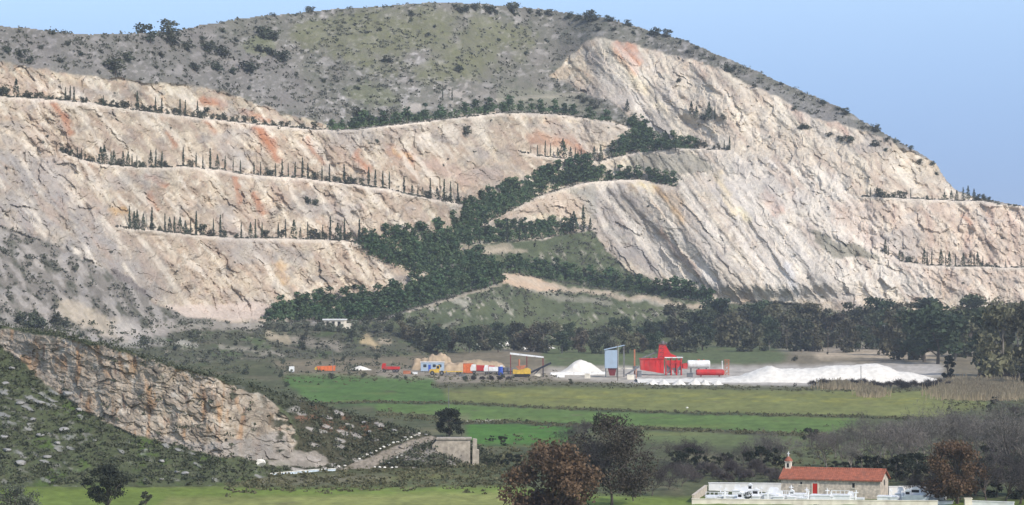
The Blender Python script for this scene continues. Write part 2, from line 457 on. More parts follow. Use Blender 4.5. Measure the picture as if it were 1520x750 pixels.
A = mixc(A, (0.56, 0.42, 0.33), zone([(1210, 300), (1661, 310), (1661, 450), (1400, 440), (1280, 360)], 8) * 0.35)
stripes = thr(fbm(U / 4.5, W / 40, 67, 3), 0.05, 0.45)
A = mixc(A, (0.50, 0.345, 0.27), zone([(1210, 300), (1661, 310), (1661, 400), (1330, 385), (1260, 360)], 4) * stripes * 0.5)
pink = zone([(-140, 90), (500, 190), (880, 175), (880, 240), (640, 300), (600, 400), (500, 470), (230, 450), (0, 200), (-140, 180)], 12)
A = mixc(A, (0.52, 0.39, 0.32), pink * 0.18)
GREY = (0.29, 0.27, 0.255)
for poly, k in (
    ([(-140, 180), (60, 210), (150, 290), (190, 350), (250, 430), (230, 470), (120, 480), (-140, 430)], 0.0),
    ([(868, 285), (905, 278), (960, 300), (1000, 360), (1010, 400), (960, 410), (915, 372), (880, 330)], 0.75),
    ([(862, 75), (880, 75), (930, 120), (960, 160), (930, 165), (890, 125)], 0.6),
    ([(1000, 330), (1060, 330), (1110, 420), (1060, 440)], 0.3),
    ([(480, 195), (620, 182), (740, 175), (720, 215), (640, 225), (560, 210)], 0.35),
    ([(420, 290), (520, 288), (500, 320), (440, 330)], 0.3)):
    A = mixc(A, GREY, blur(zone(poly, 4), 3, 1) * k * (0.65 + 0.35 * thr(n_b, -0.4, 0.4)))
big_grey = blur(inside([(-140, 190), (50, 215), (120, 290), (185, 350), (250, 430), (240, 470), (120, 500), (-140, 470)], X + 22 * wx, Y + 18 * wy).astype(float), 9, 2)
A = mixc(A, (0.31, 0.28, 0.255), big_grey * (0.45 + 0.5 * thr(p1_, -0.3, 0.3)))
# rust and ochre stains with a shape of their own
def streak(pts, wd, col, k, warp=1.0):
    """a stain along a line of points"""
    d = np.full(X.shape, 1e9)
    xw, yw = X + warp * 9 * wx + 3.0 * n_b, Y + warp * 9 * wy + 3.0 * n_c
    for (x0, y0), (x1, y1) in zip(pts[:-1], pts[1:]):
        dx, dy = x1 - x0, y1 - y0
        t = np.clip(((xw - x0) * dx + (yw - y0) * dy) / (dx * dx + dy * dy), 0, 1)
        d = np.minimum(d, np.hypot(xw - x0 - t * dx, yw - y0 - t * dy))
    global A
    A = mixc(A, col, k * (1 - sstep(wd * 0.3, wd * 1.15, d + wd * 0.45 * n_b)) * (0.72 + 0.28 * thr(n_c, -0.4, 0.3)))
RUST, OCHRE = (0.40, 0.165, 0.08), (0.50, 0.31, 0.13)
for pts, wd, col, k in (
    ([(78, 152), (95, 172), (105, 195)], 7, RUST, 0.8), ([(385, 192), (398, 212), (412, 236)], 11, RUST, 0.95), ([(298, 152), (330, 155)], 9, RUST, 0.8),
    ([(360, 165), (395, 178)], 6, RUST, 0.7), ([(455, 205), (478, 240)], 6, RUST, 0.6), ([(528, 232), (545, 250)], 9, RUST, 0.75), ([(580, 222), (610, 238)], 11, RUST, 0.6),
    ([(588, 226), (606, 236)], 6, OCHRE, 0.7), ([(378, 290), (388, 312)], 8, RUST, 0.9), ([(350, 265), (355, 300)], 5, RUST, 0.6), ([(218, 262), (245, 274)], 6, RUST, 0.7), ([(222, 290), (232, 312)], 6, RUST, 0.65),
    ([(165, 312), (182, 315)], 7, OCHRE, 0.8), ([(305, 178), (318, 200)], 6, RUST, 0.6), ([(250, 195), (260, 215)], 6, RUST, 0.5), ([(415, 390), (420, 415)], 9, OCHRE, 0.6), ([(0, 440), (30, 445)], 16, (0.55, 0.29, 0.12), 0.85),
    ([(60, 440), (110, 455)], 10, OCHRE, 0.5), ([(640, 245), (690, 262), (740, 258)], 14, (0.46, 0.31, 0.25), 0.5), ([(790, 205), (850, 215), (865, 225)], 12, RUST, 0.45), ([(830, 200), (860, 218)], 8, RUST, 0.4),
    ([(915, 68), (925, 85), (938, 100)], 13, (0.47, 0.22, 0.13), 0.95), ([(936, 72), (945, 90)], 11, (0.50, 0.25, 0.15), 0.9), ([(1035, 90), (1045, 112)], 11, (0.5, 0.33, 0.23), 0.6), ([(1140, 295), (1152, 310)], 14, (0.46, 0.28, 0.20), 0.7),
    ([(900, 70), (930, 110), (965, 145), (985, 160)], 13, (0.72, 0.61, 0.40), 0.5), ([(950, 270), (965, 278)], 12, (0.70, 0.55, 0.27), 0.75), ([(975, 280), (1000, 300), (1010, 325)], 11, OCHRE, 0.65),
    ([(1066, 258), (1078, 290), (1090, 318)], 8, (0.68, 0.55, 0.32), 0.55), ([(1100, 310), (1112, 325)], 7, (0.70, 0.60, 0.33), 0.6), ([(1180, 160), (1195, 175)], 12, (0.45, 0.30, 0.24), 0.5), ([(1235, 185), (1260, 200)], 9, (0.44, 0.26, 0.2), 0.5),
    ([(982, 340), (1010, 380), (1040, 410)], 5, RUST, 0.35), ([(1165, 395), (1185, 435)], 9, (0.72, 0.70, 0.68), 0.7), ([(1040, 385), (1060, 420)], 8, (0.68, 0.68, 0.68), 0.6), ([(1430, 320), (1440, 332)], 5, RUST, 0.5)):
    streak(pts, wd, col, k)
# dark joints in the rock face: weathered seams along the beds
seam = np.exp(-((f2 - f1) / 0.07) ** 2) * thr(fbm(U / 25, W / 25, 68, 3), -0.1, 0.35)
A = mixc(A, (0.17, 0.145, 0.125), seam * slabby * 0.45)
long_seam = (1 - sstep(0.0, 0.045, np.abs(ln_))) * thr(fbm(S1 / 14, S2 / 4, 313, 3), -0.25, 0.15)
A = mixc(A, (0.16, 0.135, 0.115), long_seam * slabby * 0.6)
A = mixc(A, (0.72, 0.655, 0.56), thr(ln_, 0.04, 0.22) * slabby * 0.55)
A = mixc(A, (0.40, 0.365, 0.335), thr(-ln_, 0.08, 0.25) * slabby * 0.4)
ln2 = fbm((S1 + 2 * ww) / 26, (S2 + ww) / 4.0, 314, 4)
A = mixc(A, (0.23, 0.17, 0.13), (1 - sstep(0.0, 0.05, np.abs(ln2))) * (1 - slabby) * thr(p1_, -0.05, 0.25) * 0.6)
A = mixc(A, (0.70, 0.62, 0.51), thr(ln2, 0.12, 0.3) * (1 - slabby) * 0.55)
A = mixc(A, (0.37, 0.275, 0.215), thr(-ln2, 0.15, 0.33) * (1 - slabby) * 0.5)
A = mixc(A, (0.22, 0.18, 0.15), np.exp(-((h2_ - h1) / 0.09) ** 2) * (1 - slabby) * 0.10 * thr(n_d, -0.3, 0.3))
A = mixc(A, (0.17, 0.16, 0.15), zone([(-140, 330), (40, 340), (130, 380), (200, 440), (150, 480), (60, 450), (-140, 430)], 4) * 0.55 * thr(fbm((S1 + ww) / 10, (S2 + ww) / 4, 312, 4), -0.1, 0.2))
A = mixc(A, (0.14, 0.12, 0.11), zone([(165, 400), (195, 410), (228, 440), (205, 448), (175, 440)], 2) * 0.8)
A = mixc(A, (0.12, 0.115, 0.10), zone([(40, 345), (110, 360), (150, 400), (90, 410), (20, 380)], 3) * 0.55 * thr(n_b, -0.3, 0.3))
A = mixc(A, (0.66, 0.57, 0.47), blur(lip_mask, 1, 1) * 0.75 * rk)
A = mixc(A, (0.33, 0.30, 0.275), thr(fbm(U / 26, W / 16, 320, 5), 0.12, 0.35) * 0.5)
# quarry floor
A = mixc(A, (0.56, 0.46, 0.385), zone([(250, 452), (400, 450), (400, 474), (260, 476)], 3) * 0.8)

# natural hillside: grey-green scrub, stones between
S = np.zeros(X.shape + (3,)) + np.array([0.150, 0.142, 0.112])
S = mixc(S, (0.085, 0.092, 0.062), thr(n_b, 0.0, 0.5) * 0.8)
S = mixc(S, (0.185, 0.165, 0.145), thr(-n_a, -0.1, 0.4) * 0.6)
stone = thr(fbm(U / 2.3, W / 1.5, 71, 3), 0.12, 0.42) * thr(fbm(U / 30, W / 22, 72, 3), -0.35, 0.25)
S = mixc(S, (0.42, 0.385, 0.355), stone * 0.8)
S = mixc(S, (0.36, 0.33, 0.305), thr(fbm(U / 7, W / 4, 315, 4), 0.15, 0.4) * 0.55)
S = mixc(S, (0.21, 0.19, 0.18), zone([(-140, 40), (300, 40), (430, 90), (480, 180), (330, 135), (-140, 85)], 10) * 0.4)
olive = zone([(420, 40), (520, 18), (640, 10), (720, 25), (800, 50), (780, 90), (720, 115), (640, 125), (560, 110), (500, 85), (440, 70)], 9)
S = mixc(S, (0.150, 0.148, 0.078), olive * (0.55 + 0.35 * thr(n_b, -0.4, 0.3)) * thr(n_a, -0.5, 0.1))
S = mixc(S, (0.075, 0.085, 0.05), olive * thr(fbm(U / 2, W / 1.6, 73, 3), 0.25, 0.5) * 0.6)
S = mixc(S, (0.14, 0.15, 0.07), zone([(360, 60), (420, 50), (400, 80), (350, 80)], 5) * 0.6 + zone([(500, 130), (560, 120), (600, 160), (520, 150)], 6) * 0.5)
S = mixc(S, (0.46, 0.40, 0.35), blur(zone([(650, 118), (700, 128), (722, 142), (690, 158), (660, 152)], 4), 5, 2) * 0.65 * thr(fbm(U / 4, W / 3, 316, 4), -0.15, 0.25) + zone([(600, 155), (625, 152), (630, 165), (600, 168)], 3) * 0.6)
S = mixc(S, (0.23, 0.215, 0.20), zone([(1000, 60), (1400, 240), (1390, 260), (1200, 175), (1060, 95)], 6) * 0.55)
S = mixc(S, (0.42, 0.36, 0.30), lip_mask * zone([(735, 140), (865, 130), (865, 150), (735, 155)], 1, 0) * 0.9)
# the green slopes at the foot
G = np.zeros(X.shape + (3,)) + np.array([0.085, 0.10, 0.052])
G = mixc(G, (0.055, 0.065, 0.036), thr(n_b, -0.1, 0.5) * 0.7)
G = mixc(G, (0.12, 0.13, 0.065), thr(n_a, 0.0, 0.4) * 0.6)
stn = thr(fbm(S1 / 5.0, S2 / 1.2, 74, 3), 0.15, 0.45)
G = mixc(G, (0.40, 0.355, 0.30), stn * thr(fbm(U / 16, W / 10, 75, 3), -0.25, 0.3) * 0.8)
green_slope = zone([(648, 363), (884, 341), (935, 400), (1000, 432), (1065, 452), (1240, 466), (1661, 470), (1661, 530), (600, 535), (560, 480), (620, 457), (745, 420), (735, 400), (690, 385)], 2)
Hc = mixc(S, (0, 0, 0), rk * 0) * (1 - green_slope[..., None]) + G * green_slope[..., None]
mid = zone([(-140, 500), (60, 490), (150, 510), (250, 482), (400, 482), (560, 480), (660, 525), (640, 560), (-140, 600)], 4)
M = np.zeros(X.shape + (3,)) + np.array([0.085, 0.088, 0.055])
M = mixc(M, (0.13, 0.115, 0.085), thr(fbm(X / 30, Y / 9, 76, 4), 0.0, 0.4) * 0.7)
M = mixc(M, (0.075, 0.105, 0.04), thr(fbm(X / 45, Y / 10, 78, 3), 0.05, 0.35) * 0.7)
M = mixc(M, (0.30, 0.255, 0.20), thr(fbm(X / 16, Y / 4.5, 79, 4), 0.3, 0.55) * 0.7)
Hc = mixc(Hc, (0, 0, 0), mid * 0) * (1 - mid[..., None]) + M * mid[..., None]
rough_left = blur(inside([(-140, 290), (0, 325), (110, 370), (215, 430), (270, 470), (240, 500), (130, 508), (0, 478), (-140, 468)], X + 14 * wx, Y + 10 * wy).astype(float), 4, 1)
Bk = np.zeros(X.shape + (3,)) + np.array([0.19, 0.17, 0.145])
Bk = mixc(Bk, (0.085, 0.085, 0.06), thr(fbm(S1 / 12, S2 / 4, 317, 4), 0.05, 0.3) * 0.85)
Bk = mixc(Bk, (0.34, 0.305, 0.27), thr(fbm((S1 + ww) / 9, (S2 + ww) / 3.5, 318, 5), 0.0, 0.22) * 0.8)
Bk = mixc(Bk, (0.30, 0.275, 0.255), thr(p4_, 0.1, 0.35) * 0.6)
Hc = Hc * (1 - rough_left[..., None]) + Bk * rough_left[..., None]
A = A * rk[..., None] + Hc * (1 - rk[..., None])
for poly, col, k in (
    ([(745, 404), (800, 413), (832, 425), (828, 436), (790, 430), (745, 418)], (0.56, 0.41, 0.29), 0.85),       # bare earth bank by the bend
    ([(690, 340), (760, 312), (830, 285), (868, 290), (860, 330), (830, 320), (800, 312), (720, 336)], (0.44, 0.34, 0.26), 0.6),
    ([(655, 364), (760, 362), (760, 378), (690, 385)], (0.42, 0.34, 0.26), 0.5),
    ([(1200, 340), (1260, 360), (1320, 385), (1240, 382), (1205, 360)], (0.13, 0.125, 0.085), 0.7),
    ([(840, 280), (885, 272), (885, 330), (860, 300)], (0.30, 0.29, 0.25), 0.5),
    ([(930, 232), (1020, 225), (1060, 250), (1000, 262), (940, 255)], (0.22, 0.21, 0.16), 0.55),
    ([(740, 130), (870, 138), (895, 170), (830, 166), (740, 163)], (0.19, 0.185, 0.135), 0.7),
    ([(780, 185), (900, 180), (960, 200), (860, 215)], (0.36, 0.32, 0.28), 0.4)):
    A = mixc(A, col, zone(poly, 2) * k)
for pts, wd, col, k in (
    ([(95, 455), (150, 480), (190, 498)], 17, (0.46, 0.385, 0.29), 0.8), ([(180, 490), (205, 500)], 16, (0.40, 0.37, 0.34), 0.8), ([(398, 500), (425, 505)], 9, (0.45, 0.37, 0.26), 0.75), ([(440, 505), (500, 515)], 10, (0.36, 0.31, 0.25), 0.6),
    ([(540, 505), (556, 514)], 9, (0.50, 0.38, 0.22), 0.9), ([(566, 504), (578, 508)], 6, (0.48, 0.39, 0.28), 0.7), ([(260, 510), (285, 512)], 6, (0.5, 0.46, 0.4), 0.6), ([(330, 515), (420, 526)], 5, (0.36, 0.32, 0.26), 0.6), ([(640, 488), (680, 478)], 5, (0.40, 0.36, 0.30), 0.35),
    ([(670, 440), (690, 452)], 8, (0.52, 0.47, 0.4), 0.6), ([(735, 445), (760, 466)], 4, (0.42, 0.38, 0.31), 0.45), ([(940, 445), (985, 452)], 5, (0.5, 0.45, 0.38), 0.5), ([(0, 470), (60, 480), (120, 500)], 8, (0.30, 0.28, 0.25), 0.5)):
    streak(pts, wd, col, k)
streak([(745, 407), (790, 418), (832, 427), (900, 437), (985, 447), (1060, 456)], 5.5, (0.47, 0.38, 0.285), 0.85)
streak([(605, 461), (650, 448), (700, 435), (745, 421)], 3.5, (0.40, 0.335, 0.26), 0.7)
streak([(790, 432), (850, 445), (905, 450)], 5, (0.42, 0.37, 0.31), 0.4); streak([(655, 372), (720, 375), (780, 372)], 5, (0.44, 0.36, 0.27), 0.6)
streak([(180, 500), (260, 486), (330, 484), (395, 483)], 8, (0.40, 0.35, 0.30), 0.6); streak([(140, 505), (180, 512), (240, 505)], 7, (0.36, 0.33, 0.30), 0.6)
hill_col = A

# valley floor
flatm = 1 - hill_part
GX = (X - 760) / F * keep; GYd = keep
v1 = fbm(GX / 14, GYd / 40, 81, 4); v2 = fbm(GX / 3.5, GYd / 9, 82, 3); v3 = fbm(GX / 60, GYd / 90, 83, 3); v4 = fbm(GX / 1.6, GYd / 3, 84, 2)
V = np.zeros(X.shape + (3,)) + np.array([0.085, 0.092, 0.045])
V = mixc(V, (0.135, 0.12, 0.07), thr(v1, 0.0, 0.45) * 0.8)
V = mixc(V, (0.055, 0.07, 0.03), thr(-v1, 0.1, 0.5) * 0.7)
def fz(poly, r=1, warp=0.25):
    return blur(inside(poly, X + 14 * v1 + 5 * v2, Y + 2.2 * v1 + 1.2 * v2).astype(float), r + 1, 1)
for poly, col, k in (
    ([(380, 500), (1661, 500), (1661, 580), (980, 571), (640, 572), (420, 560)], (0.20, 0.165, 0.11), 0.9),             # dusty yard ground round the plant
    ([(800, 512), (1180, 512), (1160, 540), (930, 545), (812, 545)], (0.095, 0.125, 0.050), 0.9),
    ([(1150, 515), (1500, 515), (1500, 524), (1160, 524)], (0.33, 0.28, 0.22), 0.6),
    ([(1210, 521), (1385, 521), (1390, 532), (1210, 532)], (0.50, 0.40, 0.28), 0.75),
    ([(700, 512), (820, 512), (806, 520), (700, 520)], (0.42, 0.37, 0.31), 0.6),
    ([(810, 546), (950, 545), (960, 572), (990, 574), (820, 562)], (0.48, 0.43, 0.36), 0.75),
    ([(930, 546), (1400, 538), (1400, 560), (1200, 574), (930, 572)], (0.46, 0.42, 0.37), 0.8),
    ([(560, 548), (820, 548), (830, 560), (640, 570), (560, 560)], (0.33, 0.28, 0.22), 0.6),
    ([(420, 556), (640, 562), (668, 590), (680, 610), (470, 600), (430, 575)], (0.082, 0.150, 0.036), 0.95),             # bright green corn
    ([(660, 578), (800, 574), (1400, 580), (1470, 600), (1390, 622), (1000, 612), (760, 604), (672, 600)], (0.175, 0.185, 0.058), 0.9),  # yellow-green meadow
    ([(560, 596), (680, 600), (800, 606), (1000, 614), (1275, 619), (1240, 646), (1060, 640), (850, 634), (690, 626), (560, 612)], (0.105, 0.165, 0.042), 0.95),
    ([(690, 627), (850, 630), (850, 660), (700, 660)], (0.070, 0.160, 0.028), 0.95),
    ([(940, 636), (1300, 650), (1300, 672), (960, 655)], (0.12, 0.15, 0.055), 0.8),
    ([(640, 612), (700, 616), (700, 628), (650, 628)], (0.17, 0.16, 0.09), 0.7),
    ([(1150, 655), (1260, 655), (1250, 690), (1140, 690)], (0.105, 0.125, 0.055), 0.7),
    ([(-140, 724), (760, 722), (900, 735), (1100, 740), (1661, 745), (1661, 790), (-140, 790)], (0.155, 0.205, 0.042), 0.92),
    ([(250, 738), (500, 735), (760, 733), (900, 790), (200, 790)], (0.25, 0.25, 0.085), 0.75),
    ([(330, 702), (760, 690), (770, 722), (330, 724)], (0.095, 0.105, 0.05), 0.8),
    ([(370, 708), (580, 706), (580, 716), (380, 720)], (0.20, 0.17, 0.12), 0.55),
    ([(700, 680), (860, 660), (870, 690), (700, 700)], (0.06, 0.075, 0.036), 0.7)):
    V = mixc(V, col, fz(poly) * k)
for pts, hw, col, k in (
    ([(470, 600), (560, 597), (680, 599), (800, 605), (1000, 613), (1275, 619), (1400, 622)], 2.2, (0.05, 0.058, 0.028), 0.85),
    ([(690, 628), (760, 627), (850, 632), (980, 637), (1240, 648)], 2.6, (0.065, 0.06, 0.04), 0.9),
    ([(640, 573), (800, 570), (1000, 573), (1200, 577), (1400, 578)], 3.5, (0.09, 0.09, 0.05), 0.7),
    ([(690, 626), (745, 624)], 1.3, (0.5, 0.45, 0.35), 0.8),
    ([(560, 613), (640, 618), (690, 627)], 3.0, (0.10, 0.09, 0.05), 0.8)):
    yy = pl(pts, X); on = (X >= pts[0][0]) & (X <= pts[-1][0])
    V = mixc(V, col, on * (1 - sstep(hw * 0.5, hw * 1.4, np.abs(Y - yy + 2.0 * v1 + 1.2 * v2))) * k)
V = mixc(V, (0.14, 0.115, 0.07), thr(fbm(GX / 9, GYd / 16, 87, 4), 0.28, 0.5) * 0.5)
rowsn = np.sin((GX * 0.35 + GYd) * 1.1 + 2 * v1) * 0.06 * (Y > 566) * (Y < 660)
V = mixc(V, (0.27, 0.255, 0.05), fz([(670, 584), (800, 580), (1390, 588), (1380, 600), (1000, 597), (760, 592)]) * thr(fbm(GX / 7, GYd / 12, 88, 4), -0.1, 0.3) * 0.55)
V = V * (1 + rowsn + 0.30 * v2 + 0.26 * v4 + 0.10 * v3)[..., None]
V = mixc(V, (0.20, 0.19, 0.06), thr(fbm(GX / 25, GYd / 20, 86, 4), 0.15, 0.5) * 0.35 * (Y > 570))

hp = blur(hill_part, 2, 1)
ALB = np.clip(hill_col * hp[..., None] + V * (1 - hp[..., None]), 0.01, 0.85)

def terrain_mat(name, small, big, bump):
    m, N, LK, b = mat_new(name)
    a = N.new('ShaderNodeAttribute'); a.attribute_name = 'ground_colour'
    t = N.new('ShaderNodeTexCoord')
    n1 = N.new('ShaderNodeTexNoise'); n1.inputs['Scale'].default_value = small; n1.inputs['Detail'].default_value = 5; n1.inputs['Roughness'].default_value = 0.65
    n2 = N.new('ShaderNodeTexNoise'); n2.inputs['Scale'].default_value = big; n2.inputs['Detail'].default_value = 4
    LK(t.outputs['Object'], n1.inputs['Vector']); LK(t.outputs['Object'], n2.inputs['Vector'])
    r1 = N.new('ShaderNodeMapRange'); r1.inputs['From Min'].default_value = 0.3; r1.inputs['From Max'].default_value = 0.7
    r1.inputs['To Min'].default_value = 0.84; r1.inputs['To Max'].default_value = 1.16
    r2 = N.new('ShaderNodeMapRange'); r2.inputs['From Min'].default_value = 0.3; r2.inputs['From Max'].default_value = 0.7
    r2.inputs['To Min'].default_value = 0.88; r2.inputs['To Max'].default_value = 1.12
    LK(n1.outputs['Fac'], r1.inputs['Value']); LK(n2.outputs['Fac'], r2.inputs['Value'])
    k = N.new('ShaderNodeMath'); k.operation = 'MULTIPLY'; LK(r1.outputs[0], k.inputs[0]); LK(r2.outputs[0], k.inputs[1])
    mx = N.new('ShaderNodeMix'); mx.data_type = 'RGBA'; mx.blend_type = 'MULTIPLY'; mx.inputs[0].default_value = 1
    LK(a.outputs['Color'], mx.inputs[6]); LK(k.outputs[0], mx.inputs[7]); LK(mx.outputs[2], b.inputs['Base Color'])
    bp = N.new('ShaderNodeBump'); bp.inputs['Strength'].default_value = 0.9; bp.inputs['Distance'].default_value = bump
    LK(n1.outputs['Fac'], bp.inputs['Height']); LK(bp.outputs[0], b.inputs['Normal'])
    b.inputs['Specular IOR Level'].default_value = 0.1
    return m
M_HILL = terrain_mat('hill_rock_and_scrub', 0.55, 0.06, 0.9)
M_GROUND = terrain_mat('valley_grass_and_soil', 0.8, 0.05, 0.25)

P2 = np.stack([(X - 760) / F * DM, DM, ZM], -1)
# the same ground carried on past both sides of the measured strip, sinking to the plain
offs = np.array([25, 60, 110, 180, 270, 380, 520, 700, 900.0])
def side(col, sgn):
    out, alb = [], []
    for o_ in offs:
        k = np.clip(1 - o_ / 880, 0, 1) ** 1.3
        d_ = DM[:, col] * (1 + 0.00008 * o_) ; x_ = (gx[col] + sgn * o_ - 760) / F * d_
        bump = 6.0 * fbm(x_ / 40, d_ / 40 + ZM[:, col] / 30, 501, 4) * np.clip(ZM[:, col] / 12, 0, 1)
        out.append(np.stack([x_, d_ + bump, np.where(ZM[:, col] > 0.5, ZM[:, col] * k - 0.4 * (1 - k), ZM[:, col])], -1)); alb.append(ALB[:, col] * (0.9 + 0.2 * gnoise(x_ / 30, ZM[:, col] / 20, 502))[:, None])
    return np.stack(out, 1), np.stack(alb, 1)
(pr_, ar_), (pl_, al_) = side(NC - 1, 1), side(0, -1)
PE = np.concatenate([pl_[:, ::-1], P2, pr_], 1); AE = np.clip(np.concatenate([al_[:, ::-1], ALB, ar_], 1), 0.01, 0.85)
no = len(offs)
HE = np.concatenate([np.repeat(hill_part[:, :1], no, 1), hill_part, np.repeat(hill_part[:, -1:], no, 1)], 1)
P = PE.reshape(-1, 3); NE = PE.shape[1]
idx = np.arange(NR * NE).reshape(NR, NE)
quads = np.stack([idx[:-1, :-1], idx[:-1, 1:], idx[1:, 1:], idx[1:, :-1]], -1).reshape(-1, 4)
is_hill = (HE[1:, :-1] > 0.5).reshape(-1)
def sub_mesh(name, q, mat):
    used = np.unique(q)
    remap = np.full(NR * NE, -1); remap[used] = np.arange(len(used))
    return np_mesh(name, P[used], Q=remap[q], mats=[mat], smooth=False, attrs={'ground_colour': AE.reshape(-1, 3)[used]})
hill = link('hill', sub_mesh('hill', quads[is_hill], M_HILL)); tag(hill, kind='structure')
ground = link('ground', sub_mesh('ground', quads[~is_hill], M_GROUND)); tag(ground, kind='structure')

# the plain beyond and beside, out to the horizon
far_m = nmat('plain_soil', (0.125, 0.125, 0.065), var=0.35, scale=0.02)
R = 6000.0
V4 = np.array([(-R, -R, -0.6), (R, -R, -0.6), (R, R, -0.6), (-R, R, -0.6)])
land = link('land', np_mesh('land', V4, Q=[(0, 1, 2, 3)], mats=[far_m])); tag(land, kind='structure')

def ground_at(px, py):
    """terrain point seen at a photo pixel"""
    c = int(np.clip(round((px - gx[0]) / 1.8), 0, NC - 1)); r = int(np.clip(round((776.0 - py) / 1.55), 0, NR - 1))
    D = DM[r, c]
    return Vector(((px - 760) / F * D, D, ZM[r, c]))

def lip_at(nm, px, t=0.45):
    """a spot on a bench, and the scale there in metres per photo pixel"""
    pts, wd = LIPS[nm]
    y = float(pl(pts, px))
    c = int(np.clip(round((px - gx[0]) / 1.8), 0, NC - 1)); k = int(np.searchsorted(-gy, -float(pl(pts, gx[c]))))
    D = DM[k - 1, c] * (1 - t) + DM[k, c] * t
    z = ZM[k - 1, c] * (1 - t) + ZM[k, c] * t
    return Vector(((px - 760) / F * D, D, z)), D / F

# ------------------------------------------------------------------ haze
def haze_box(x0, x1, y0, y1, z0, z1, density):
    v = [(x, y, z) for z in (z0, z1) for y in (y0, y1) for x in (x0, x1)]
    q = [(0, 2, 3, 1), (4, 5, 7, 6), (0, 1, 5, 4), (1, 3, 7, 5), (3, 2, 6, 7), (2, 0, 4, 6)]
    m = bpy.data.materials.new('haze_air'); m.use_nodes = True
    N = m.node_tree.nodes; N.clear()
    o = N.new('ShaderNodeOutputMaterial'); p = N.new('ShaderNodeVolumePrincipled')
    p.inputs['Color'].default_value = (0.80, 0.88, 1.0, 1); p.inputs['Density'].default_value = density; p.inputs['Anisotropy'].default_value = 0.1
    m.node_tree.links.new(p.outputs[0], o.inputs['Volume'])
    h = link('haze', np_mesh('haze', v, Q=q, mats=[m])); tag(h, kind='stuff')
haze_box(-6300, 6300, -6300, 6300, -3.0, float(ZM.max()) + 12.0, 0.000105)
# ------------------------------------------------------------------ the near spur with its weathered cliff
rx = np.arange(-140.0, 742.0, 1.3)
RB = [(-140, 727), (0, 724), (340, 722), (400, 706), (520, 696), (640, 695), (712, 690), (742, 687)]
RC = [(-140, 466), (0, 484), (60, 491), (100, 498), (180, 518), (250, 541), (330, 561), (400, 581), (480, 602), (560, 625), (620, 641), (640, 647), (700, 658), (725, 676), (742, 686)]
rbz_, rcz = pl(RB, rx), pl(RC, rx) + 1.2 * gnoise(rx / 11, rx * 0 + 4.4, 3) + 0.7 * gnoise(rx / 4, rx * 0 + 1.4, 5)
rbz_ = blur_x(rbz_[None], 12, 2)[0]
NT, NBK = 190, 26
tt = np.linspace(0, 1, NT)
RY = rbz_[None, :] + tt[:, None] * (rcz - rbz_)[None, :]
RX = np.repeat(rx[None, :], NT, 0)
ru, rv = RX * 0.105, -RY * 0.105
rwx, rwy = fbm(ru / 3, rv / 3, 203, 4), fbm(ru / 3, rv / 3, 241, 4)
def rz_(poly, r=2, warp=1.0):
    m = inside(poly, RX + warp * 8 * rwx, RY + warp * 7 * rwy).astype(float)
    return blur(m, r, 1)
CLIFF = [(-140, 472), (0, 489), (100, 502), (180, 522), (260, 546), (330, 567), (390, 588), (428, 618), (440, 655), (428, 680), (380, 684), (300, 672), (200, 645), (130, 613), (60, 564), (20, 522), (0, 512), (-140, 492)]
cliff = rz_(CLIFF, 1)
low_rock = rz_([(395, 676), (420, 668), (470, 672), (490, 688), (470, 694), (400, 692)], 1)
rs = np.full(RX.shape, 0.42)
rs = np.where(inside(CLIFF, RX, RY), 1.9, rs)
rs = np.where(inside([(428, 600), (560, 627), (640, 650), (600, 690), (440, 694), (440, 640)], RX, RY), 0.75, rs)
rs = blur(rs, 3, 2)
inc = np.zeros(RX.shape)
for r in range(1, NT):
    a_ = (HOR - RY[r]) / F; da_ = (RY[r - 1] - RY[r]) / F
    inc[r] = da_ / np.maximum(rs[r] - a_, 0.1)
ld = np.cumsum(blur_x(inc, 16, 3), 0)
RD = (F * EYE / (rbz_ - HOR))[None, :] * np.exp(ld)
c1, c2, c3 = worley((ru + rv * 0.28 + rwx) / 1.7, (rv + ru * 0.28 + rwy) / 0.75, 211)
c4, c5, c6 = worley((ru + rwx) / 0.8, (rv + ru * 0.28 + rwy) / 0.42, 212)
e1, e2, e3 = worley((ru + 2 * rwx) / 4.2, (rv + ru * 0.28 + 1.5 * rwy) / 2.6, 219)
ga_, gea, gia = facets((ru + 1.5 * rwx) / 2.6, (rv + ru * 0.28 + 1.2 * rwy) / 1.5, 411)
gb_, geb, gib = facets((ru + rwx) / 1.0, (rv + ru * 0.28 + rwy) / 0.55, 412)
crag = 0.5 * ga_ + 0.25 * gb_ + 1.5 * fbm((ru + rwx) / 4.5, (rv + ru * 0.28) / 7, 213, 5) + 0.3 * fbm(ru / 2.2, (rv + ru * 0.28 + rwy) / 0.9, 214, 4)
st1, st2, st3 = worley((ru + 0.8 * rwx) / 2.6, (rv + ru * 0.3 + 0.5 * rwy) / 1.0, 221)
stony = thr(0.36 - st1 + 0.22 * fbm(ru / 0.8, rv / 0.5, 262, 3), 0.0, 0.1) * thr(st3, 0.50, 0.58) * thr(fbm(ru / 6, rv / 5, 222, 3), -0.1, 0.25)
soft_r = np.minimum(1, tt * 12)[:, None]
RDd = RD + soft_r * (cliff * crag + (1 - cliff) * (0.5 * fbm(ru / 2.2, rv / 1.1, 215, 4) + 1.2 * fbm(ru / 9, rv / 6, 216, 2) - 0.45 * stony))
RZ = EYE + (HOR - RY) / F * RDd
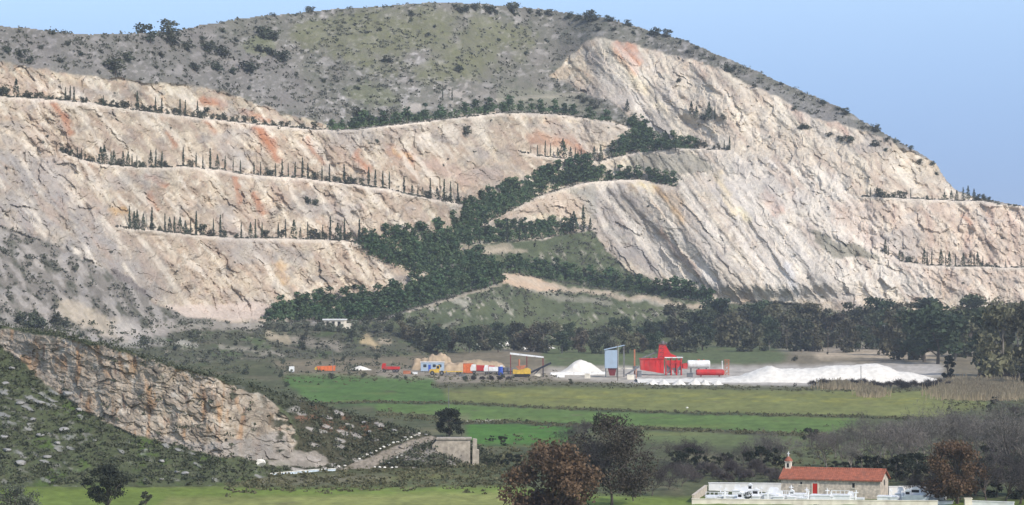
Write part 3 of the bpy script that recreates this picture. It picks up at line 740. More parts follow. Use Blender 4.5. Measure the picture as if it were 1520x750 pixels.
# colours
q1, q2, q3 = fbm(ru / 2, rv / 1.5, 231, 4), fbm(ru / 0.7, rv / 0.45, 232, 3), fbm(ru / 6, rv / 5, 233, 3)
CA = np.zeros(RX.shape + (3,)) + np.array([0.43, 0.345, 0.265])
CA = mixc(CA, (0.54, 0.455, 0.37), thr(q1, 0.0, 0.4) * 0.7)
CA = mixc(CA, (0.27, 0.225, 0.185), thr(fbm(ru / 2.2, (rv + ru * 0.28) / 0.5, 251, 4), 0.15, 0.42) * 0.6)
CA = mixc(CA, (0.58, 0.52, 0.44), thr(fbm(ru / 1.8, (rv + ru * 0.28) / 1.3, 252, 4), 0.15, 0.4) * 0.6)
CA = mixc(CA, (0.40, 0.215, 0.10), thr(fbm(ru / 1.6, rv / 6, 234, 4), 0.12, 0.4) * 0.65)
CA = mixc(CA, (0.17, 0.085, 0.055), thr(fbm(ru / 0.9, rv / 4, 235, 3), 0.32, 0.55) * 0.65)
CA = mixc(CA, (0.10, 0.085, 0.07), (1 - sstep(0.0, 0.06, np.abs(fbm((ru + rwx) / 1.6, (rv + rwy) / 3.2, 261, 4)))) * thr(q3, -0.1, 0.25) * 0.7)
CA = CA * (1 + ((gia - 0.5) * 0.35 + (gib - 0.5) * 0.35)[..., None])
CA = mixc(CA, (0.10, 0.085, 0.07), (1 - sstep(0.02, 0.12, gea)) * thr(q3, -0.2, 0.15) * 0.6)
CA = mixc(CA, (0.44, 0.25, 0.11), thr(fbm(ru / 2.4, rv / 4, 264, 4), 0.22, 0.45) * 0.35)
CA *= np.array([0.80, 0.82, 0.82])
CA = mixc(CA, (0.29, 0.265, 0.24), rz_([(200, 640), (300, 660), (425, 640), (430, 682), (380, 684), (300, 674)], 3) * 0.7)
CA = mixc(CA, (0.07, 0.075, 0.05), thr(fbm(ru / 2.2, rv / 1.6, 236, 4), 0.30, 0.42) * rz_([(140, 510), (330, 566), (440, 640), (430, 660), (330, 600), (230, 560)], 3) * 0.9)
CA = mixc(CA, (0.06, 0.06, 0.04), thr(fbm(ru / 2.0, rv / 1.8, 265, 4), -0.05, 0.15) * blur(inside([(385, 580), (450, 600), (460, 690), (415, 690), (405, 640)], RX, RY).astype(float), 5, 2))
GA = np.zeros(RX.shape + (3,)) + np.array([0.082, 0.095, 0.048])
GA = mixc(GA, (0.095, 0.095, 0.055), thr(q1, 0.05, 0.4) * 0.7)
GA = mixc(GA, (0.075, 0.115, 0.028), thr(fbm(ru / 5, rv / 2.5, 237, 3), 0.1, 0.4) * rz_([(100, 560), (420, 690), (340, 722), (0, 724), (60, 640)], 4) * 0.8)
GA = mixc(GA, (0.045, 0.053, 0.03), thr(q2, 0.1, 0.5) * 0.6)
GA = mixc(GA, (0.29, 0.28, 0.265), stony * 0.8)
GA = mixc(GA, (0.24, 0.225, 0.205), thr(fbm(ru / 2.4, (rv + ru * 0.3) / 0.9, 263, 4), 0.18, 0.4) * rz_([(-140, 540), (60, 570), (140, 640), (110, 700), (-140, 710)], 6) * 0.7)
BRU = np.zeros(RX.shape + (3,)) + np.array([0.062, 0.058, 0.036])
BRU = mixc(BRU, (0.17, 0.095, 0.06), thr(q1, 0.05, 0.35) * rz_([(400, 588), (560, 628), (590, 655), (480, 640), (430, 620)], 3) * 0.9)
BRU = mixc(BRU, (0.36, 0.33, 0.30), thr(0.38 - st1, 0, 0.08) * thr(st3, 0.55, 0.6) * 0.8)
BRU = mixc(BRU, (0.032, 0.034, 0.02), thr(q2, 0.0, 0.4) * 0.7)
right_m = rz_([(428, 585), (742, 640), (742, 700), (430, 700), (440, 650)], 3)
top_m = rz_([(-140, 460), (330, 550), (450, 590), (430, 612), (330, 566), (180, 521), (0, 488), (-140, 472)], 2)
RA = GA * (1 - right_m[..., None]) + BRU * right_m[..., None]
RA = mixc(RA, (0.06, 0.065, 0.042), top_m * 0.8)
RA = RA * (1 - cliff[..., None]) + CA * cliff[..., None]
RA = mixc(RA, (0.33, 0.29, 0.25), low_rock * (0.6 + 0.3 * thr(q1, -0.2, 0.2)))
track_m = rz_([(500, 698), (532, 686), (575, 667), (612, 652), (640, 648), (648, 652), (622, 661), (588, 676), (548, 698)], 1, 0.6)
RA = mixc(RA, (0.25, 0.215, 0.175), track_m * (0.6 + 0.4 * thr(q2, -0.3, 0.2)))
RA = mixc(RA, (0.32, 0.29, 0.265), rz_([(590, 672), (640, 655), (660, 676), (640, 686), (600, 684)], 2) * 0.6 * thr(q2, -0.3, 0.1))
bk = np.arange(1, NBK + 1)[:, None] ** 1.25
BD_ = RDd[-1][None, :] + bk * 1.6
BZ = RZ[-1][None, :] - 0.30 * bk * 1.6 + 0.3 * fbm(RX[:NBK] / 20, bk + RX[:NBK] * 0, 239, 2)
RDa, RZa = np.concatenate([RDd, BD_]), np.concatenate([RZ, BZ])
RXm = (np.concatenate([RX, RX[:NBK]]) - 760) / F * RDa
RAa = np.concatenate([RA, np.repeat(RA[-1:], NBK, 0)])
PR = np.stack([RXm, RDa, RZa], -1).reshape(-1, 3)
ix = np.arange(PR.shape[0]).reshape(NT + NBK, len(rx))
qr = np.stack([ix[:-1, :-1], ix[:-1, 1:], ix[1:, 1:], ix[1:, :-1]], -1).reshape(-1, 4)
ridge = link('hill', np_mesh('hill', PR, Q=qr, mats=[terrain_mat('spur_rock_and_grass', 1.6, 0.3, 0.25)], attrs={'ground_colour': np.clip(RAa, 0.01, 0.8).reshape(-1, 3)}))
tag(ridge, kind='structure')
def ridge_at(px, py):
    c = int(np.clip(round((px - rx[0]) / 1.3), 0, len(rx) - 1))
    r = int(np.clip(np.argmin(np.abs(RY[:, c] - py)), 0, NT - 1))
    return Vector(((px - 760) / F * RDd[r, c], RDd[r, c], RZ[r, c]))
# ------------------------------------------------------------------ plants
def leaf_quads(C, size, rng, flat=0.0, aspect=1.0):
    """one small leaf-spray face at each centre, turned every way"""
    n = len(C)
    a = rng.normal(size=(n, 3)); a[:, 2] *= (1 - flat)
    a /= np.linalg.norm(a, axis=1, keepdims=True) + 1e-9
    b = rng.normal(size=(n, 3)); b -= (b * a).sum(1, keepdims=True) * a
    b /= np.linalg.norm(b, axis=1, keepdims=True) + 1e-9
    s = size * rng.uniform(0.6, 1.35, (n, 1))
    a, b = a * s * 0.5 * aspect, b * s * 0.5
    V = np.stack([C - a - b * 0.5, C + a * 0.3 - b, C + a + b * 0.4, C - a * 0.4 + b], 1).reshape(-1, 3)
    Q = np.arange(n * 4).reshape(n, 4)
    return V, Q

def clump_points(blobs, n, rng, shell=0.45, droop=0.0):
    """points spread in a set of leaf clumps: blobs are (x, y, z, rx, ry, rz); more of them near each clump's skin"""
    B = np.asarray(blobs, dtype=float)
    vol = (B[:, 3] * B[:, 4] * B[:, 5]) ** 0.72
    k = rng.choice(len(B), n, p=vol / vol.sum())
    d = rng.normal(size=(n, 3)); d /= np.linalg.norm(d, axis=1, keepdims=True)
    r = (shell + (1 - shell) * rng.random((n, 1))) * (1 + 0.16 * rng.normal(size=(n, 1)))
    p = B[k, :3] + d * r * B[k, 3:6]
    p[:, 2] -= droop * rng.random(n) * B[k, 5]
    return p, k

def tone_for(n_leaf, k, rng, mix=0.5):
    """leaf tone: every clump has its own, every leaf a little more"""
    kt = rng.random(int(k.max()) + 1)
    t = np.clip(mix * kt[k] + (1 - mix) * rng.random(n_leaf), 0, 1)
    return np.repeat(t, 4)

def tube(path, radii, sides=5):
    P_ = np.asarray(path, dtype=float); n = len(P_)
    V, Q = [], []
    for i in range(n):
        t = P_[min(i + 1, n - 1)] - P_[max(i - 1, 0)]
        t /= np.linalg.norm(t) + 1e-9
        u = np.cross(t, [0.31, 0.93, 0.17]); u /= np.linalg.norm(u) + 1e-9
        v = np.cross(t, u)
        for s in range(sides):
            an = 2 * math.pi * s / sides
            V.append(P_[i] + radii[i] * (math.cos(an) * u + math.sin(an) * v))
    for i in range(n - 1):
        for s in range(sides):
            s2 = (s + 1) % sides
            Q.append((i * sides + s, i * sides + s2, (i + 1) * sides + s2, (i + 1) * sides + s))
    return np.array(V), np.array(Q)

class Acc:
    def __init__(self): self.V, self.Q, self.T, self.M, self.n = [], [], [], [], 0
    def add(self, V, Q, tone=None, m=0):
        V = np.asarray(V); Q = np.asarray(Q)
        self.V.append(V); self.Q.append(Q + self.n); self.n += len(V)
        self.T.append(np.full(len(V), 0.5) if tone is None else tone)
        self.M.append(np.full(len(Q), m))
    def mesh(self, name, mats, smooth=False):
        return np_mesh(name, np.concatenate(self.V), Q=np.concatenate(self.Q), mats=mats, midx=np.concatenate(self.M), smooth=smooth, attrs={'tone': np.concatenate(self.T)})

M_BARK = nmat('bark', (0.105, 0.085, 0.068), var=0.35, scale=3, bump=0.02)
M_BARK_PALE = nmat('pale_bark', (0.21, 0.185, 0.155), var=0.35, scale=2, bump=0.02)
M_TWIG = leaf_mat('bare_twigs', (0.090, 0.082, 0.073), (0.175, 0.158, 0.138), objvar=0.22, transl=0, hue=0.02)
M_TWIG_DARK = leaf_mat('dark_twigs', (0.050, 0.043, 0.042), (0.095, 0.080, 0.074), objvar=0.25, transl=0, hue=0.02)
M_PINE = leaf_mat('pine_needles', (0.032, 0.064, 0.030), (0.105, 0.158, 0.066), objvar=0.28, transl=0.12, hue=0.02)
M_CYP = leaf_mat('cypress_sprays', (0.024, 0.042, 0.026), (0.066, 0.090, 0.048), objvar=0.28, transl=0.10, hue=0.015)
M_EUC = leaf_mat('eucalyptus_leaves', (0.040, 0.050, 0.030), (0.135, 0.132, 0.080), objvar=0.42, transl=0.15, hue=0.05)
M_EUC2 = leaf_mat('olive_brown_leaves', (0.062, 0.056, 0.034), (0.185, 0.165, 0.100), objvar=0.35, transl=0.15, hue=0.03)
M_EUC3 = leaf_mat('deep_green_leaves', (0.030, 0.046, 0.026), (0.095, 0.120, 0.062), objvar=0.35, transl=0.15, hue=0.03)
M_BUSH = leaf_mat('evergreen_bush_leaves', (0.034, 0.044, 0.028), (0.098, 0.104, 0.064), objvar=0.32, transl=0.12, hue=0.03)
M_HILLSCRUB = leaf_mat('hillside_scrub_leaves', (0.060, 0.064, 0.044), (0.150, 0.145, 0.108), objvar=0, transl=0.1)
M_OLIVE = leaf_mat('olive_leaves', (0.085, 0.098, 0.066), (0.165, 0.175, 0.125), objvar=0.2, transl=0.12, hue=0.02)
M_DARKLEAF = leaf_mat('dark_evergreen_leaves', (0.014, 0.019, 0.013), (0.042, 0.048, 0.028), objvar=0.2, transl=0.08, hue=0.02)
M_BROWN = leaf_mat('dry_oak_leaves', (0.058, 0.040, 0.025), (0.192, 0.124, 0.068), objvar=0.1, transl=0.2, hue=0.01)
M_OAKGREY = leaf_mat('grey_brown_leaves', (0.040, 0.034, 0.026), (0.100, 0.084, 0.058), objvar=0.12, transl=0.12, hue=0.01)

# --- far trees: crown and trunk too small to tell apart at their distance, one mesh each, several shapes
def pine_mesh(i):
    r = np.random.default_rng(100 + i); H = 1.0
    bl = []
    for _ in range(12):
        z = r.uniform(0.10, 0.88); rad = 0.31 * (1 - 0.75 * max(0, z - 0.35) / 0.65)
        an, q = r.uniform(0, 6.28), r.uniform(0.2, 0.8) * rad
        bl.append((q * math.cos(an), q * math.sin(an), z, 0.17, 0.17, 0.115))
    bl.append((0, 0, 0.9, 0.12, 0.12, 0.12))
    a = Acc(); p, k = clump_points(bl, 380, r)
    V, Q = leaf_quads(p, 0.085, r); a.add(V, Q, tone_for(380, k, r, 0.6))
    V, Q = tube([(0, 0, -0.06), (0.01, 0, 0.4), (0, 0.01, 0.85)], [0.028, 0.02, 0.008]); a.add(V, Q, m=1)
    return a.mesh('pine_tree', [M_PINE, M_BARK])
def cypress_mesh(i, fat):
    r = np.random.default_rng(200 + i); a = Acc()
    n = 260
    z = r.uniform(0.03, 1.0, n) ** 0.92
    prof = np.where(z < 0.25, 0.55 + 1.8 * z, 1.0 - ((z - 0.25) / 0.75) ** (1.5 if fat < 0.12 else 1.15)) * fat
    an = r.uniform(0, 6.28, n); q = prof * np.sqrt(r.uniform(0.25, 1.0, n)) * (1 + 0.25 * r.normal(size=n))
    p = np.stack([q * np.cos(an), q * np.sin(an), z], 1)
    V, Q = leaf_quads(p, 0.05 + 0.12 * fat, r, aspect=0.8)
    V[:, 2] = np.clip(V[:, 2], 0, 1.04)
    a.add(V, Q, tone_for(n, (z * 7).astype(int), r, 0.4))
    V, Q = tube([(0, 0, -0.06), (0, 0, 0.5), (0, 0, 1.02)], [0.018, 0.012, 0.004]); a.add(V, Q, m=1)
    return a.mesh('cypress_tree', [M_CYP, M_BARK])
def round_mesh(i, name, mat, n=260, leaf=0.1, stem=True):
    r = np.random.default_rng(300 + i); bl = []
    for _ in range(10):
        an, q, z = r.uniform(0, 6.28), r.uniform(0.05, 0.34), r.uniform(0.12, 0.78)
        bl.append((q * math.cos(an), q * math.sin(an), z, 0.24, 0.24, 0.2))
    a = Acc(); p, k = clump_points(bl, n, r); p[:, 2] = np.clip(p[:, 2], 0.03, 1.05)
    V, Q = leaf_quads(p, leaf, r); a.add(V, Q, tone_for(n, k, r, 0.55))
    V, Q = tube([(0, 0, -0.15), (0.02, 0, 0.25), (0, 0.02, 0.6)], [0.05, 0.035, 0.015]); a.add(V, Q, m=1)
    return a.mesh(name, [mat, M_BARK])
PINES = [pine_mesh(i) for i in range(7)]
SLIM = [cypress_mesh(i, 0.055 + 0.01 * (i % 3)) for i in range(5)]
FAT = [cypress_mesh(10 + i, 0.17 + 0.03 * (i % 3)) for i in range(5)]
BUSHES = [round_mesh(i, 'evergreen_bush', M_BUSH, 300, 0.10) for i in range(6)]
OLIVES = [round_mesh(20 + i, 'olive_tree', M_OLIVE, 500, 0.12) for i in range(4)]

ORD = ['first', 'second', 'third', 'fourth', 'fifth', 'sixth', 'seventh', 'eighth', 'ninth', 'tenth', 'eleventh', 'twelfth', 'thirteenth', 'fourteenth', 'fifteenth', 'sixteenth',
       'seventeenth', 'eighteenth', 'nineteenth', 'twentieth']
TENS = ['', '', 'twenty', 'thirty', 'forty', 'fifty', 'sixty', 'seventy', 'eighty', 'ninety']
def nth(i):
    if i < 20: return ORD[i]
    t, u = divmod(i + 1, 10)
    return {2: 'twentieth', 3: 'thirtieth', 4: 'fortieth', 5: 'fiftieth', 6: 'sixtieth', 7: 'seventieth'}[t] if u == 0 else TENS[t] + '-' + ORD[u - 1]

def put(me, name, loc, h, wfac=1.0, rz=None, rng=random, tilt=0.02):
    o = bpy.data.objects.new(name, me)
    COL.objects.link(o)
    o.location = loc
    k = rng.uniform(0.9, 1.1)
    o.scale = (h * wfac * k, h * wfac * k, h)
    o.rotation_euler = (rng.uniform(-tilt, tilt), rng.uniform(-tilt, tilt), rng.uniform(0, 6.28))
    return o

BENCH = {
 'top': 'topmost quarry bench', 'second': 'second quarry bench', 'third': 'lowest left quarry bench', 'gully': 'short bench by the gully', 'green': 'terrace over the green slope',
 'upper': 'ledge below the pale slab', 'right': 'high bench on the quarry shoulder', 'low right': 'low pale right bench'}
ROWS = {
 'top': 'd24,26 b3,18 b9,14 b38,10 b44,10 b54,9 b62,8 b72,6 b78,6 c97,18 c104,20 c110,20 b90,6 b101,8 b122,9 b128,7 b150,10 b156,8 c153,14 b165,8 b175,10 b182,12 b190,10 c204,26 b205,8 b213,10 c231,20 c240,20 '
        'b222,10 b230,9 b238,9 b248,8 b258,10 c267,22 c275,22 b265,10 b275,10 b286,9 c293,22 b297,13 b304,16 b314,9 b326,10 b332,12 b345,8 b352,7 b363,11 b376,11 b393,7 b405,8 b418,9 b427,9 b448,8 b468,11',
 'second': 'b92,8 b98,8 b104,8 c115,14 c121,14 c126,12 b120,7 b132,8 b137,8 d150,24 d155,26 d165,18 d169,20 b175,10 b180,10 d183,20 d190,20 c196,16 c203,16 b200,9 b208,10 b213,8 d224,24 c231,26 c240,22 b238,11 b245,10 '
        'c272,26 b284,13 c291,20 c301,18 c312,28 d323,20 c334,20 c346,18 c357,18 c377,18 c387,18 b397,13 b402,10 c409,18 c419,24 c428,18 c438,22 c449,28 c457,22 b468,14 c478,20 c489,24 c511,26 b484,8 b497,10 b505,10 b515,8 b520,10 '
        'b526,10 c521,14 b536,9 c547,26 c557,24 c568,24 c578,24 c600,24 d612,14 c620,15 d627,12 c639,28 b632,9 b637,10 d649,18 c659,30 b661,10 c669,28 b668,10 c680,28 b681,12 b690,12',
 'third': 'c192,30 d199,24 d204,26 d213,22 c225,32 b227,10 b237,7 c245,26 d252,20 c259,22 d267,22 d275,18 c283,22 b280,10 c291,34 b298,16 c317,24 b313,12 c327,30 b333,12 b351,7 c358,22 d372,22 c379,26 c389,22 b394,14 c413,22 b418,12 '
        'c424,26 d436,26 d446,16 c457,24 b461,12 b468,14 b475,12 b482,12 c479,20 c490,34 d501,24 d506,20 c511,30 b518,13 c533,34 c543,22',
 'gully': 'c788,10 c798,14 c809,22 c817,18 d828,14 d836,28 d847,16 c854,16 d858,12 c863,14 d882,20 d892,22',
 'green': 'c704,18 c712,20 c753,34 c771,20 c780,18 c833,18 c842,20 d852,30 c866,36 d876,16',
 'upper': 'd988,26 c1000,18 b1036,14 b1046,12 b1060,7 b1067,8 c1075,12 c1083,18 b1080,6',
 'right': 'c1287,10 c1292,12 b1303,14 b1309,14 b1318,6 b1326,8 b1335,9 b1342,9 c1352,14 b1376,6 d1402,10 d1412,12 d1420,14 d1430,18 d1437,20 d1446,16 b1452,10 b1460,10 b1467,8',
 'low right': 'd1314,18 c1319,12 d1335,12 d1340,12 b1346,8 b1351,10 d1372,22 c1376,18 c1383,18 d1397,22 c1404,16 d1409,20 c1418,16 d1430,18 d1440,18 c1446,18 d1451,20 c1459,14 b1456,6 b1466,6 b1478,6 c1493,10 d1516,12'}
KIND = {'c': ('cypress_tree', 'slender dark cypress', 'cypress'), 'd': ('cypress_tree', 'broad dark cypress', 'cypress'), 'b': ('evergreen_bush', 'low dark green bush', 'bush')}
rr = random.Random(5)
for nm, txt in ROWS.items():
    ent = sorted((float(t[1:].split(',')[0]), t[0], float(t.split(',')[1])) for t in txt.split())
    counts = {}
    for px, k, h in ent:
        loc, m = lip_at(nm, px, rr.uniform(0.12, 0.4))
        if k == 'b': me, wf = rr.choice(BUSHES), rr.uniform(0.95, 1.25)
        elif k == 'c': me, wf = rr.choice(SLIM), rr.uniform(0.9, 1.15)
        else: me, wf = rr.choice(FAT), rr.uniform(0.85, 1.15)
        o = put(me, KIND[k][0], loc, (h + 2.0) * m, wf, rng=rr)
        i = counts.get(k, 0); counts[k] = i + 1
        tag(o, f'{KIND[k][1]} on the {BENCH[nm]}, {nth(i)} from its left', KIND[k][2], f'{KIND[k][2]} row on the {BENCH[nm]}')
# the lone cypresses on the slab and the hillside
for pts, where in (([(931, 167, 18, 'd')], 'at the head of the gully'), ([(1026, 173, 22, 'd'), (1034, 178, 19, 'd'), (1052, 180, 27, 'd'), (1061, 180, 20, 'c'), (1074, 180, 12, 'b'), (1046, 180, 9, 'b'), (1040, 178, 6, 'b')], 'in the lone group on the pale slab'),
                   ([(657, 150, 17, 'c'), (671, 150, 18, 'c')], 'alone on the upper scrub slope'), ([(876, 252, 20, 'd'), (890, 245, 14, 'd')], 'below the gully bench')):
    cnt = {}
    for px, py, h, k in pts:
        p = ground_at(px, py)
        me = rr.choice(BUSHES if k == 'b' else SLIM if k == 'c' else FAT)
        o = put(me, KIND[k][0], p, (h + 1) * p.y / F, 1.0, rng=rr)
        i = cnt.get(k, 0); cnt[k] = i + 1
        same = sum(1 for q in pts if q[3] == k)
        tag(o, f'{KIND[k][1]} {where}' + (f', {nth(i)} from the left' if same > 1 else ''), KIND[k][2])

# --- pine woods on the benches and along the switchback road
def poisson(poly, dx, dy, rng, tries=4000):
    p = np.asarray(poly, dtype=float); out = []
    x0, y0 = p.min(0); x1, y1 = p.max(0)
    for _ in range(tries):
        x, y = rng.uniform(x0, x1), rng.uniform(y0, y1)
        if not inside(poly, np.array([x]), np.array([y]))[0]: continue
        if all(((x - a) / dx) ** 2 + ((y - b) / dy) ** 2 > 1 for a, b in out): out.append((x, y))
    return sorted(out)
WOODS = [
 ('along the lowest haul road', [(396, 477), (470, 477), (560, 474), (620, 455), (700, 432), (746, 416), (742, 408), (690, 418), (620, 428), (540, 447), (470, 452), (425, 456)], 11.5, 7.8, 21, 30),
 ('inside the bend of the switchback', [(532, 364), (560, 386), (612, 402), (690, 418), (742, 408), (730, 395), (690, 382), (656, 364), (680, 352), (700, 338), (690, 318), (660, 344), (600, 350), (545, 354)], 11.2, 7.8, 19, 27),
 ('on the slanting haul road', [(688, 312), (720, 302), (760, 282), (800, 270), (850, 254), (872, 252), (880, 268), (850, 274), (800, 290), (760, 310), (720, 330), (690, 340)], 10, 7, 20, 28),
 ('on the road above the yellow slab', [(880, 262), (1002, 268), (1004, 276), (950, 266), (880, 269)], 9, 7, 17, 24),
 ('on the terrace above the green slope', [(656, 361), (720, 361), (800, 354), (850, 345), (848, 338), (760, 347), (690, 350)], 9, 6.5, 18, 28),
 ('along the road below the green slope', [(748, 402), (830, 417), (900, 429), (985, 440), (1060, 450), (1062, 446), (985, 433), (900, 421), (830, 408), (762, 396)], 10.5, 7.2, 20, 29),
 ('on the upper ledge above the gully', [(903, 234), (950, 226), (1032, 221), (1030, 217), (970, 208), (950, 204), (930, 212), (915, 224)], 9.5, 6.5, 15, 23),
 ('beside the pale slab', [(935, 178), (955, 186), (968, 206), (950, 208), (938, 192)], 8, 7, 14, 19),
 ('on the middle of the topmost road', [(492, 193), (530, 192), (560, 187), (600, 183), (680, 174), (740, 167), (800, 167), (860, 173), (905, 182), (900, 177), (830, 164), (740, 160), (640, 172), (560, 181), (495, 189)], 13.5, 7.5, 14, 23),
]
rw = random.Random(17)
n_p = 0
for where, poly, dx, dy, h0, h1 in WOODS:
    pts = [q for q in poisson(poly, dx, dy, rw) if rw.random() > (0.13 if dx == 11.5 else 0.11 if dx == 11.2 else 0.08 if dx == 13.5 else 0.0)]
    n_p += len(pts)
    for i, (px, py) in enumerate(pts):
        p = ground_at(px, py)
        h = rw.uniform(h0, h1) * p.y / F
        o = put(rw.choice(PINES), 'pine_tree', p - Vector((0, 0, 0.3)), h, rw.uniform(1.25, 1.75), rng=rw)
        tag(o, f'dark green pine in the wood {where}', 'pine tree', f'pines {where}')
print('PINES', n_p)

# --- trees and bushes of the open hillside and its skyline
HB = [(210, 46, 24), (223, 63, 22), (250, 46, 20), (254, 60, 26), (248, 62, 18), (277, 72, 18), (310, 76, 18), (320, 102, 16), (332, 84, 20), (330, 46, 9), (370, 104, 20), (385, 75, 14), (392, 56, 20), (407, 58, 18), (400, 80, 16), (420, 90, 18),
      (170, 108, 24), (187, 88, 18), (30, 82, 16), (45, 92, 14), (12, 76, 12), (78, 48, 9), (290, 104, 14), (345, 108, 12), (461, 16, 12), (405, 22, 7), (439, 22, 6), (576, 92, 14), (680, 104, 12), (645, 40, 6), (612, 22, 8), (610, 30, 6), (635, 52, 7), (760, 18, 22),
      (680, 16, 14), (692, 16, 14), (706, 14, 12), (725, 18, 16), (735, 18, 8), (785, 18, 10), (800, 20, 11), (815, 22, 12), (845, 26, 12), (858, 28, 12), (874, 30, 18), (882, 28, 14), (903, 30, 10), (908, 30, 8), (932, 36, 11), (966, 50, 10), (975, 52, 14),
      (990, 54, 13), (1010, 62, 7), (1035, 70, 6), (1080, 104, 14), (1090, 100, 8), (1060, 88, 6), (1160, 124, 6), (1190, 138, 5), (1222, 152, 9), (1245, 162, 6), (1256, 170, 12), (1300, 192, 14), (1318, 206, 8), (1328, 210, 7), (1352, 220, 7), (1384, 242, 7),
      (1190, 190, 10), (1198, 190, 9), (1250, 208, 12), (1262, 209, 12), (1300, 216, 12), (1365, 242, 9), (1230, 200, 8), (1315, 222, 6), (1390, 258, 6), (868, 150, 9), (878, 154, 9), (860, 144, 8), (884, 158, 8), (530, 170, 16), (545, 176, 12), (690, 196, 16), (1008, 120, 8),
      (455, 300, 14), (468, 303, 12), (560, 210, 7), (610, 120, 6), (560, 60, 5), (500, 60, 5), (740, 60, 6), (780, 80, 7), (810, 60, 6), (700, 80, 5), (660, 70, 5), (530, 130, 7), (480, 120, 8), (440, 110, 8), (370, 130, 7), (230, 100, 8), (120, 80, 8), (90, 90, 9), (60, 70, 8),
      (100, 66, 7), (150, 76, 8), (240, 84, 9), (350, 60, 8), (300, 56, 7), (1120, 128, 7), (1140, 132, 6), (1180, 160, 7), (1020, 76, 6), (940, 48, 7), (910, 44, 7), (890, 44, 6)]
rh = random.Random(3)
for i, (px, py, h) in enumerate(sorted(HB)):
    p = ground_at(px, min(py + 2, py + 0.12 * h + 2))
    o = put(rh.choice(BUSHES), 'evergreen_bush', p - Vector((0, 0, 0.12 * h * p.y / F)), 1.12 * h * p.y / F, rh.uniform(1.2, 1.6) if h < 15 else rh.uniform(1.35, 1.7), rng=rh)
    place = 'on the hill skyline' if py < float(pl(SKYL, px)) + 12 else 'on the grey scrub slope of the hill' if py < 190 and px < 900 else 'on the pale quarry shoulder'
    size = 'big round' if h >= 16 else 'middling' if h >= 9 else 'small'
    tag(o, f'{size} dark bush {place}', 'bush', f'{size} bushes {place}')

# --- the tree belt along the foot of the quarry
def broadleaf(i, n=1600, leaf=0.058):
    r = np.random.default_rng(500 + i); bl = []
    hgt = 0.04 + 0.09 * (i % 3)
    limbs = []
    for _ in range(17):
        z = r.uniform(hgt, 0.93); an = r.uniform(0, 6.28); q = r.uniform(0.05, 0.30) * (1.15 - 0.6 * abs(z - 0.6))
        c = (q * math.cos(an), q * math.sin(an), z)
        s = r.uniform(0.09, 0.17); bl.append((*c, s * 1.1, s * 1.1, s * 0.85)); limbs.append(c)
    cr = Acc(); p, k = clump_points(bl, n, r, 0.35, droop=0.5)
    V, Q = leaf_quads(p, leaf, r); cr.add(V, Q, tone_for(n, k, r, 0.6))
    tk = Acc(); V, Q = tube([(0, 0, -0.03), (0.01, 0, 0.2), (0.0, 0.015, 0.5), (0.01, 0, 0.8)], [0.028, 0.021, 0.013, 0.005], 6); tk.add(V, Q)
    for c in limbs[:9]:
        z0 = max(0.15, c[2] - 0.28)
        V, Q = tube([(0, 0, z0), (c[0] * 0.5, c[1] * 0.5, (z0 + c[2]) / 2 + 0.02), c], [0.012, 0.008, 0.003], 4); tk.add(V, Q)
    return cr, tk
BELT = []
for i in range(6):
    cr, tk = broadleaf(i)
    BELT.append((cr.mesh('crown', [(M_EUC, M_EUC2, M_EUC3)[i % 3]]), tk.mesh('trunk', [M_BARK_PALE if i % 2 else M_BARK])))
def grown(name, pair, loc, h, wf, rng):
    r = empty(name, loc, rng.uniform(0, 6.28))
    k = wf * rng.uniform(0.92, 1.08)
    for nm, me in (('crown', pair[0]), ('trunk', pair[1])):
        o = link(nm, me, r); o.scale = (h * k, h * k, h)
    return r
rb = random.Random(29)
belt = []
x = 606.0
while x < 1500:                                           # back row, hard against the hill
    belt.append((x, 504 + rb.uniform(-4, 5) - (14 if x > 1050 else 0) * rb.random(), rb.uniform(40, 60) if x > 1000 else rb.uniform(20, 32), 0)); x += rb.uniform(15, 25)
x = 628.0
while x < 1480:                                           # front row, on the level
    belt.append((x, (522 if x < 1000 else 519) + rb.uniform(-3, 5), rb.uniform(36, 60) if x > 1000 else rb.uniform(32, 48), 1)); x += rb.uniform(17, 29)
for px, py, h in ((1372, 538, 88), (1392, 540, 84), (1350, 534, 76), (1330, 528, 70), (1418, 536, 80), (1440, 530, 78)): belt.append((px, py, h, 2))
rows = {0: ('rear line of the belt', 'trees in the rear line of the belt'), 1: ('front line of the belt', 'trees in the front line of the belt'), 2: ('tall clump beside the white gravel bank', 'tall trees beside the gravel bank')}
for row in (0, 1, 2):
    for i, (px, py, h, _) in enumerate(sorted(b for b in belt if b[3] == row)):
        p = ground_at(px, py)
        r = grown('broadleaf_tree', rb.choice(BELT), p - Vector((0, 0, 0.2)), h * p.y / F, rb.uniform(0.95, 1.35), rb)
        tag(r, f'grey-green tree, {nth(i)} from left in the {rows[row][0]}', 'tree', rows[row][1])
print('BELT', len(belt))
for i, (px, py, h, w_) in enumerate(((1488, 566, 118, 0.9), (1512, 560, 112, 0.9), (1466, 558, 104, 0.85), (1535, 575, 130, 0.9))):
    p = at(px, py, flat_d(py)); p.z = 0
    r = grown('broadleaf_tree', BELT[(i * 2 + 1) % 6], p, h * p.y / F, w_, rb)
    tag(r, f'very tall dark tree at the edge of the dry reeds, {nth(i)} of its clump', 'tree', 'very tall trees by the reeds')

